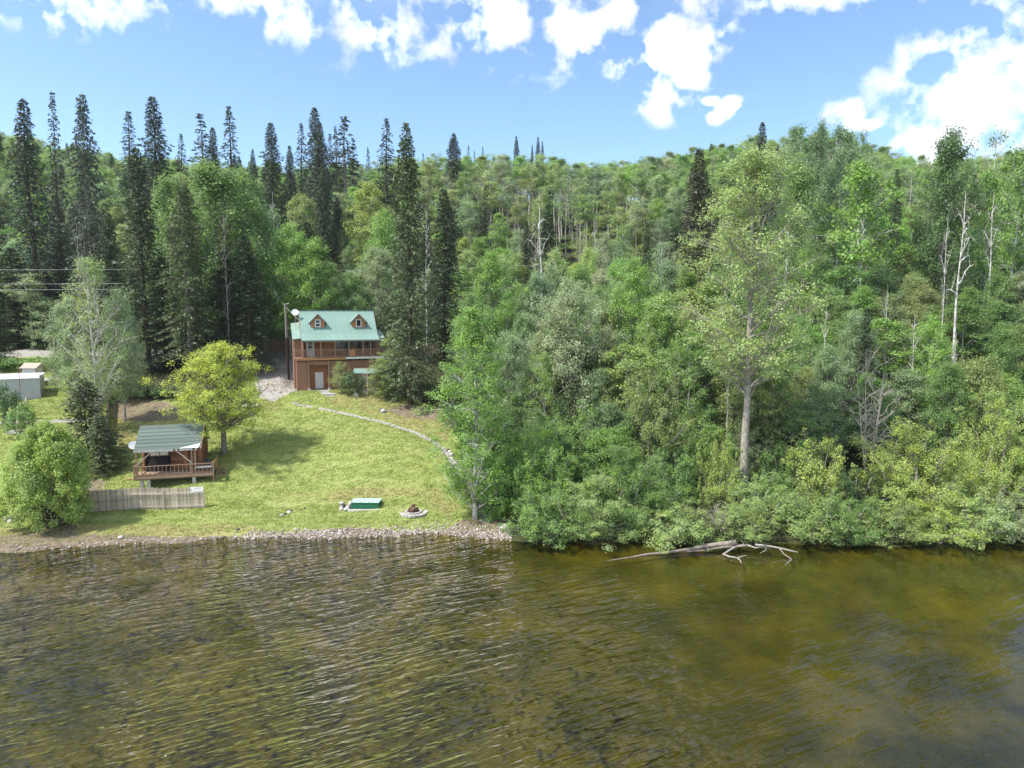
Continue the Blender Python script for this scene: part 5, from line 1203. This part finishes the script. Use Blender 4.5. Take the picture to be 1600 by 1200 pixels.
def fire_pit():
    x, y, z = hit(646, 801); r = empty('fire_pit', (x, y, z), .3, 'round stone fire pit with pale outer ring on the lawn', 'fire pit')
    n = 22; bm_ = Geo(); box(bm_, -.155, .155, -.12, .12, -.12, .06); bm_ = bm_.mesh('ring_stone', M['stone_light'])
    for k in range(n): a = k * 6.2832 / n; child('ring_stone', bm_, r, (1.12 * math.cos(a), 1.12 * math.sin(a), random.uniform(-.01, .01)), a + math.pi / 2)
    part('gravel_bed', disc(Geo(), (0, 0), 1.02, 30, .02), M['grey_concrete'], r)
    n = 13; b2 = Geo(); box(b2, -.145, .145, -.09, .09, .021, .15); b2 = b2.mesh('inner_ring_stone', M['stone_light'])
    for k in range(n): a = k * 6.2832 / n; child('inner_ring_stone', b2, r, (.66 * math.cos(a), .66 * math.sin(a), 0), a + math.pi / 2)
    part('ash_bed', disc(Geo(), (0, 0), .58, 24, .05), M['black'], r)
    g = Geo(); ring(g, (0, 0), .40, .46, .055, .36); part('iron_ring', g, M['rust'], r)
    rng = np.random.default_rng(8)
    for k in range(9):
        o = rock(Geo(), (0, 0, 0), rng.uniform(.10, .19, 3), rng).obj('fire_stone', M['stone_brown'], r, smooth=True); a = rng.uniform(0, 6.3); q = rng.uniform(0, .28) if k < 7 else .08
        o.location = (q * math.cos(a), q * math.sin(a), .30 + (.12 if k > 3 else 0) + (.22 if k > 6 else 0))
fire_pit()
def boulder(u, v, s, m, label, group=None, seed=0, sink=.3):
    x, y, z = hit(u, v); rng = np.random.default_rng(seed + int(u * 7)); o = rock(Geo(), (0, 0, 0), s, rng).obj('rock', M[m], smooth=True); o.location = (x, y, z + s[2] * (1 - 2 * sink) * .6); tag(o, label, 'rock', group); return o
boulder(600, 644, (.45, .35, .35), 'stone_light', 'pale boulder on the brown soil under the great spruce')
boulder(595, 643, (.25, .25, .3), 'stone_dark', 'dark stone touching the pale boulder under the great spruce')
boulder(557, 619, (.30, .28, .42), 'stone_light', 'upright pale stone below the dark green shrub')
for q, (u, v, s, m) in enumerate([(440, 806, .22, 'stone_light'), (445, 804, .18, 'stone_dark'), (451, 801, .26, 'stone_light'), (455, 799, .2, 'stone_dark'), (470, 797, .15, 'stone_brown'), (476, 795, .15, 'stone_brown')]):
    boulder(u, v, (s, s * .8, s * .6), m, f'{"pale" if m == "stone_light" else "dark"} stone in the small heap on the lawn left of the green box', 'small stone heap on the lawn')
for q, (u, v, s, m) in enumerate([(12, 812, .45, 'stone_light'), (22, 810, .42, 'stone_brown'), (29, 808, .30, 'stone_dark'), (36, 808, .30, 'stone_dark'), (18, 816, .3, 'stone_light')]):
    boulder(u, v, (s, s * .8, s * .7), m, ['large pale boulder under the left of the round willow', 'brownish boulder second from left under the round willow', 'dark boulder third under the round willow', 'dark boulder right end of the row under the willow', 'flat pale stone in front of the boulders by the willow'][q], 'boulders beside the round willow')
for q in range(16):
    t = q / 15; u = 700 + 22 * t + random.uniform(-3, 3); v = 704 + 34 * t
    s = random.uniform(.18, .34); boulder(u, v, (s, s * .85, s * .6), 'stone_light' if q % 4 else 'stone_dark', 'pale edging stone beside the lower end of the lawn path' if q % 4 else 'dark edging stone beside the lower end of the lawn path', 'edging stones of the lawn path', q)
boulder(788, 826, (.5, .4, .35), 'stone_light', 'pale rock at the water edge right of the shore birch')
boulder(797, 832, (.4, .4, .3), 'stone_dark', 'dark rock at the water edge under the first bush')
boulder(188, 841, (.22, .2, .15), 'stone_light', 'lone pale stone on the left shore strip')
boulder(372, 828, (.2, .15, .1), 'stone_dark', 'small dark stone on the grass above the left shore')
o = Geo(); tube(o, [(-.45, 0, 0), (.45, .1, 0)], .36, 14); o = o.obj('log_section', M['bark_dark'], smooth=False); p = hit(91, 822); o.location = (p[0], p[1], p[2] + .32); o.rotation_euler = (0, 0, .5); tag(o, 'short dark log section lying right of the round willow stems', 'log')
o = box(Geo(), -.3, .3, -.12, .12, 0, .06).obj('plank', M['white_paint']); p = hit(124, 809); o.location = p; o.rotation_euler = (0, 0, .5); tag(o, 'short white plank on the grass left of the grey fence', 'plank')
o = box(Geo(), -.9, .9, -.15, .15, 0, .12).obj('stone_step', M['concrete']); p = hit(513, 616.5); o.location = p; o.rotation_euler = (0, 0, .1); tag(o, 'pale stone step in the grass below the house entrance', 'step')
o = box(Geo(), -.9, .9, -.5, .5, 0, .16).obj('stone_slab', M['concrete']); p = hit(392, 635); o.location = p; o.rotation_euler = (0, 0, .1); tag(o, 'pale flat slab behind the yellow green maple', 'slab')
def driftwood():
    def wp(u, v, z): 
        d = pix_dir(u, v); k = (CAM_H - z) / -d[2]; return (d[0] * k, d[1] * k, z)
    r = empty('fallen_tree', wp(1120, 856, 0), 0, 'pale fallen dead tree lying from the bank into the water', 'driftwood'); o0 = Vector(r.location)
    def br(name, pts, rs, m='driftwood'):
        P = [Vector(wp(*q)) - o0 for q in pts]; P = [tuple(p) for p in P]
        # refine with small wobble
        Q, R = [], []
        for i in range(len(P) - 1):
            for t in (0, .5):
                Q.append(np.array(P[i]) * (1 - t) + np.array(P[i + 1]) * t + (np.random.default_rng(i).normal(0, .02, 3) if t else 0)); R.append(rs[i] * (1 - t) + rs[i + 1] * t)
        Q.append(np.array(P[-1])); R.append(rs[-1]); g = Geo(); tube(g, Q, R, 8); return part(name, g, M[m], r, smooth=True)
    br('trunk', [(940, 878, -.05), (985, 871, .02), (1012, 866, .08), (1050, 862, .14), (1085, 857, .22), (1120, 851, .40), (1150, 848, .6)], [.03, .06, .09, .11, .15, .20, .24])
    br('second_trunk', [(1062, 863, .05), (1100, 860, .12), (1130, 855, .3), (1165, 852, .4)], [.04, .07, .09, .10])
    br('branch', [(1168, 852, .45), (1150, 854, .35), (1138, 861, .22), (1130, 866, .12), (1140, 870, .1), (1152, 872, .12)], [.09, .08, .08, .07, .06, .05], 'deadwood')
    br('branch', [(1152, 872, .12), (1157, 876, .05), (1158, 880, 0)], [.05, .04, .03], 'deadwood'); br('branch', [(1152, 872, .12), (1160, 869, .25), (1167, 868, .32)], [.04, .03, .02], 'deadwood')
    br('branch', [(1168, 852, .45), (1180, 856, .35), (1192, 855, .5), (1205, 858, .4)], [.07, .06, .04, .02], 'deadwood')
    br('branch', [(1180, 851, .7), (1205, 854, .6), (1225, 858, .45), (1247, 863, .3)], [.08, .08, .07, .05], 'deadwood')
    br('branch', [(1218, 857, .5), (1225, 866, .2), (1237, 874, .02), (1228, 882, -.02), (1218, 889, -.1)], [.06, .05, .05, .04, .03])
    br('branch', [(1140, 850, .5), (1145, 845, .9), (1144, 840, 1.4)], [.06, .04, .02], 'deadwood'); br('branch', [(1103, 854, .3), (1107, 860, .2), (1104, 862, .05)], [.04, .03, .02], 'deadwood')
    br('branch', [(1045, 862, .14), (1042, 858, .4)], [.04, .015], 'deadwood'); br('branch', [(1160, 852, .4), (1163, 848, .7), (1158, 846, .9)], [.05, .03, .02], 'deadwood')
    br('branch', [(1195, 853, .55), (1197, 860, .3), (1188, 864, .1)], [.04, .03, .02], 'deadwood')
driftwood()

# ------------------------------------------------------------------ neighbour's yard
def shed():
    z = 82.5; x0 = xat(-75, z, 8); p = hit(64, 622); x1, y1 = p[0], p[1]; zb = p[2]
    L_ = 9.8; r = empty('metal_shed', (x1, y1, zb - .25), rad(26), 'pale grey ribbed metal shed with low sloping roof', 'shed')
    h = CAM_H + rat(590.5) * y1 - zb + .25
    pm = Geo(); box(pm, 0, .78, 0, .03, 0, h)
    for x in (0, .19, .39, .58): box(pm, x, x + .05, -.02, -.001, 0, h)
    pm = pm.mesh('wall_panel', M['shed_metal'])
    for k in range(12): child('wall_panel', pm, r, (-.79 * (k + 1), 0, 0))
    part('side_wall', box(Geo(), -.03, 0, .031, 3.3, 0, h + .3), M['shed_metal'], r); part('side_wall', box(Geo(), -9.5, -9.47, .031, 3.3, 0, h + .3), M['shed_metal'], r)
    part('back_wall', box(Geo(), -9.46, -.031, 3.27, 3.3, 0, h + .3), M['shed_metal'], r)
    rm = Geo(); slab(rm, [(0, -.15, h + .01), (.94, -.15, h + .01), (.94, 3.5, h + .42), (0, 3.5, h + .42)], .03); beam(rm, (.02, -.15, h + .03), (.02, 3.5, h + .44), .04, .04); rm = rm.mesh('roof_panel', M['dish'])
    for k in range(10): child('roof_panel', rm, r, (-.95 * (k + 1) + .1, 0, 0))
    p = hit(46, 590); x, y, z = p; r = empty('well_house', (xat(46, 89, z), 89, float(H(xat(46, 89), 89))), rad(4), 'little white hut with brown roof behind the metal shed', 'hut')
    zt = CAM_H + rat(575) * 89 - float(H(xat(46, 89), 89)); part('wall', box(Geo(), -.85, .85, 0, 1.5, 0, zt), M['white_paint'], r)
    part('roof', slab(Geo(), [(-1.05, -.25, zt - .02), (1.1, -.25, zt - .02), (1.1, 1.0, zt + .62), (-1.05, 1.0, zt + .62)], .06), M['weathered'], r); part('back_roof', slab(Geo(), [(-1.05, 1.01, zt + .62), (1.1, 1.01, zt + .62), (1.1, 2.0, zt), (-1.05, 2.0, zt)], .06), M['weathered'], r)
    for a in (-.95, .95): part('post', box(Geo(), a - .04, a + .04, -.2, -.1, 0, zt), M['rail_wood'], r)
    x, y = xat(33, 80, 8), 80.0; z = float(H(x, y)); g = Geo(); tube(g, [(0, 0, 0), (0, 0, CAM_H + rat(545) * 80 - z)], [.035, .025], 6); o = g.obj('flag_pole', M['stone_brown']); o.location = (x, y, z); tag(o, 'thin bare flag pole standing in front of the metal shed', 'pole')
    # metal A-frame rack and slab
    p, q = hit(20, 671), hit(72, 668); th = math.atan2(q[1] - p[1], q[0] - p[0]); r = empty('swing_frame', p, th, 'dark metal A frame swing stand on the neighbour lawn', 'swing'); L_ = math.hypot(q[0] - p[0], q[1] - p[1])
    part('top_bar', beam(Geo(), (0, .4, 1.1), (L_, .4, 1.1), .06, .06), M['dark_metal'], r)
    for a in (0, L_ * .55, L_): 
        for b in (0, .8): part('leg', beam(Geo(), (a, b, 0), (a, .4, 1.1), .06, .06), M['dark_metal'], r)
    part('seat', box(Geo(), .6, L_ * .5, .2, .6, .38, .43), M['dark_metal'], r)
    for a in (.65, L_ * .48): part('hanger', beam(Geo(), (a, .4, .43), (a, .4, 1.07), .02, .02), M['dark_metal'], r)
    o = box(Geo(), -.8, .8, -.35, .35, 0, .3).obj('concrete_slab', M['concrete']); p = hit(24, 677); o.location = p; tag(o, 'pale concrete slab on the grass left of the swing stand', 'slab')
    for u, v in ((27, 632), (41, 630)):
        o = box(Geo(), -.08, .08, -.08, .08, 0, .75).obj('wooden_post', M['weathered']); o.location = hit(u, v); tag(o, 'left short wooden post in front of the metal shed' if u < 30 else 'right short wooden post in front of the metal shed', 'post')
shed()
def poles():
    x, y, z = hit(451, 592); zt = CAM_H + rat(474) * y; r = empty('utility_pole', (x, y, z), 0, 'tall dark utility pole beside the left end of the house', 'utility pole')
    xt = xat(445.5, y, zt) - x; g = Geo(); tube(g, [(0, 0, -.5), (xt * .55, 0, (zt - z) * .55)], [.19, .17], 10, cap=False); part('shaft', g, M['pole_wood'], r)
    g = Geo(); tube(g, [(xt * .55, 0, (zt - z) * .55), (xt, 0, zt - z)], [.17, .14], 10); part('upper_shaft', g, M['bark_grey'], r)
    g = Geo(); box(g, xt * .6 + .15, xt * .6 + .3, -.15, .15, (zt - z) * .62, (zt - z) * .62 + .5); part('meter_box', g, M['dark_metal'], r)
    g = Geo(); tube(g, [(xt + .15, 0, zt - z - .15), (xt + .5, 0, zt - z + .05)], [.03, .05], 6); part('insulator', g, M['steel'], r)
    x = xat(413, 106, 18); z = float(H(x, 106)); zt = CAM_H + rat(404) * 106; r2 = empty('utility_pole', (x, 106, z), 0, 'pale utility pole behind the yard by the road', 'utility pole')
    g = Geo(); tube(g, [(0, 0, -.5), (0, 0, zt - z)], [.17, .12], 8); part('shaft', g, M['bark_pale'], r2); part('crossarm', box(Geo(), -.9, .9, -.06, .06, zt - z - .7, zt - z - .58), M['bark_pale'], r2)
    P = np.array([x, 106, zt])
    def wirep(a, b, sag, lab):
        t = np.linspace(0, 1, 24)[:, None]; Q = a + (b - a) * t; Q[:, 2] -= sag * np.sin(t[:, 0] * math.pi); g = Geo(); tube(g, Q, .015, 4); o = g.obj('power_line', M['wire']); tag(o, lab, 'wire')
    for q, (vz, lab) in enumerate(((418, 'upper power line strung along the road'), (440, 'middle power line strung along the road'), (449, 'thin lower line strung along the road'))):
        z1 = CAM_H + rat(vz) * 106; wirep(np.array([-125., 104, z1 + .2]), np.array([x, 106, z1]), .5, lab + ' left of the pole'); wirep(np.array([x, 106, z1]), np.array([2., 110, z1 + .6]), .6, lab + ' right of the pole')
    a = np.array([x, 106, zt - .8]); b = np.array(hit(451, 592)); b[2] = CAM_H + rat(480) * b[1]; wirep(a, b, .8, 'service wire between the pale pole and the dark pole')
    c = np.array([-26.6, 90.5, 16.3]); wirep(b, c, .2, 'short service wire from the dark pole to the house')
    for (u0, v0, u1, v1), lab in (((16, 547, 56, 518), 'left slanting guy cable above the road'), ((36, 545, 74, 521), 'right slanting guy cable above the road')):
        p = hit(u0, v0); y1 = p[1] + 6; tube_end = (xat(u1, y1, 16), y1, CAM_H + rat(v1) * y1); g = Geo(); tube(g, [p, tube_end], .035, 5); o = g.obj('guy_cable', M['wire']); tag(o, lab, 'cable')
    o = box(Geo(), -.15, .15, -.15, .15, -1.2, 0)
poles()

# ------------------------------------------------------------------ ground cover
def lawn_grass():
    rng = np.random.default_rng(31); n = 760000
    x = rng.uniform(-98, 1, n); y = rng.uniform(52, 97, n); lawn, grav, dirt, dry = masks(x, y)
    u, v = project(x, y, H(x, y))
    k = (rng.random(n) < lawn * (1 - grav) * (1 - dirt * .8) * .95) & (u > -420) & (v > 560) & (H(x, y) > .12); x, y, dry = x[k], y[k], dry[k]; n = len(x); z = H(x, y)
    # patches of taller and shorter growth
    pt = np.sin(x * 1.7 + np.sin(y * 1.3) * 2) * np.sin(y * 2.3 + np.sin(x * .9) * 2)
    h = (.055 + .016 * pt + .02 * rng.random(n)) * rng.uniform(.7, 1.5, n); h = np.maximum(h, .03)
    a = rng.uniform(0, 6.3, n); w_ = rng.uniform(.03, .07, n); tl = rng.normal(0, .05, (n, 2))
    b0 = np.stack([x - np.cos(a) * w_, y - np.sin(a) * w_, z - .02], 1); b1 = np.stack([x + np.cos(a) * w_, y + np.sin(a) * w_, z - .02], 1); tp = np.stack([x + tl[:, 0], y + tl[:, 1], z + h], 1)
    g = Geo(); V = np.stack([b0, b1, tp], 1).reshape(-1, 3); g.add(V, np.arange(n * 3).reshape(-1, 3)); print('grass', n)
    m, nn, l = new_mat('grass_blade'); o = nn.new('ShaderNodeOutputMaterial'); gi = nn.new('ShaderNodeNewGeometry'); t = nn.new('ShaderNodeTexCoord')
    mp = nn.new('ShaderNodeMapping'); mp.inputs['Scale'].default_value = (.6, 2.2, 1); mp.inputs['Rotation'].default_value = (0, 0, .2); l.new(t.outputs['Object'], mp.inputs[0])
    ns = nn.new('ShaderNodeTexNoise'); ns.inputs['Scale'].default_value = .5; ns.inputs['Detail'].default_value = 7; l.new(mp.outputs[0], ns.inputs[0])
    r = nn.new('ShaderNodeValToRGB'); l.new(ns.outputs['Fac'], r.inputs[0]); e = r.color_ramp.elements
    e[0].position = .28; e[0].color = (.27, .325, .095, 1); e[1].position = .75; e[1].color = (.48, .49, .24, 1)
    q = e.new(.45); q.color = (.33, .385, .12, 1); q = e.new(.6); q.color = (.39, .43, .155, 1)
    dr = nn.new('ShaderNodeAttribute'); dr.attribute_name = 'dry'; mxc = nn.new('ShaderNodeMixRGB'); l.new(dr.outputs['Fac'], mxc.inputs[0]); l.new(r.outputs[0], mxc.inputs[1]); mxc.inputs[2].default_value = (.42, .37, .18, 1)
    hsv = nn.new('ShaderNodeHueSaturation'); l.new(mxc.outputs[0], hsv.inputs['Color']); mr = nn.new('ShaderNodeMapRange'); mr.inputs[3].default_value = .86; mr.inputs[4].default_value = 1.16; l.new(gi.outputs['Random Per Island'], mr.inputs[0]); l.new(mr.outputs[0], hsv.inputs['Value'])
    d = nn.new('ShaderNodeBsdfDiffuse'); tr = nn.new('ShaderNodeBsdfTranslucent'); l.new(hsv.outputs[0], d.inputs[0]); l.new(hsv.outputs[0], tr.inputs[0]); mx = nn.new('ShaderNodeMixShader'); mx.inputs[0].default_value = .4; l.new(d.outputs[0], mx.inputs[1]); l.new(tr.outputs[0], mx.inputs[2]); l.new(mx.outputs[0], o.inputs[0])
    ob = g.obj('lawn_grass', m); da = ob.data.attributes.new('dry', 'FLOAT', 'POINT'); da.data.foreach_set('value', np.repeat(dry * .8, 3).astype(np.float32)); tag(ob, 'short mown grass covering the lawns', 'grass', kind='stuff')
lawn_grass()
def pebbles():
    rng = np.random.default_rng(12); g = Geo()
    for k in range(3600):
        u = rng.uniform(395, 800) if k < 2600 else rng.uniform(-40, 800); x = xat(u, 57, 0); ys = np.interp(x, _sx, _sy)
        dens = 1.9 if 540 < u < 800 else 1.1
        y = ys + rng.normal(.25, .5 * dens) if k < 2600 else ys + rng.normal(.2, .5)
        z = float(H(x, y)); 
        if z < -.5 or z > .75: continue
        s = rng.uniform(.035, .11) * (1.5 if rng.random() < .12 else 1); rock(g, (x, y, z + s * .2), (s, s * .8, s * .6), rng, fine=False)
    for k in range(1100):                                   # loose stone on the path and the drive
        t = rng.random(); P = [(460, 630), (485, 636), (505, 639), (530, 644), (600, 660), (650, 676), (682, 693), (702, 712), (716, 734), (722, 745)]
        i = min(int(t * 9), 8); f = t * 9 - i; u = P[i][0] * (1 - f) + P[i + 1][0] * f; v = P[i][1] * (1 - f) + P[i + 1][1] * f
        if k > 160: u = rng.uniform(404, 466); v = rng.uniform(553, 615)
        d = pix_dir(u, v + rng.normal(0, 1.2)); ysv = np.arange(56, 112, .1); kk = np.argmax(CAM_H + d[2] / d[1] * ysv <= H(d[0] / d[1] * ysv, ysv)); y = ysv[kk] + rng.normal(0, .12); x = d[0] / d[1] * ysv[kk] + rng.normal(0, .2); s = rng.uniform(.03, .10)
        rock(g, (x, y, float(H(x, y)) + s * .3), (s, s * .8, s * .6), rng, fine=False)
    o = g.obj('gravel', M['pebble'], smooth=True); tag(o, 'loose stones along the waterline, path and drive', 'gravel', kind='stuff')
pebbles()
def undergrowth():
    """weeds and brush on the wood's floor and along the bank"""
    rng = np.random.default_rng(77); g = Geo(); n = 26000
    x = rng.uniform(-75, 100, n); y = rng.uniform(53.2, 116, n); lawn, grav, dirt, dry = masks(x, y); z = H(x, y); k = (lawn < .5) & (grav < .2) & (dirt < .3) & (z > .1); x, y, z = x[k], y[k], z[k]; n = len(x); m_ = 9
    c = np.repeat(np.stack([x, y, z], 1), m_, 0) + rng.normal(0, 1, (n * m_, 3)) * (.35, .35, .14) + (0, 0, .22); leaves(g, c, np.tile((0, 0, 1.), (len(c), 1)), .24, .14, rng)
    o = g.obj('undergrowth', M['leaf']); o.color = (.10, .14, .05, 1); tag(o, 'low weeds and brush on the forest floor', 'undergrowth', kind='stuff')
undergrowth()
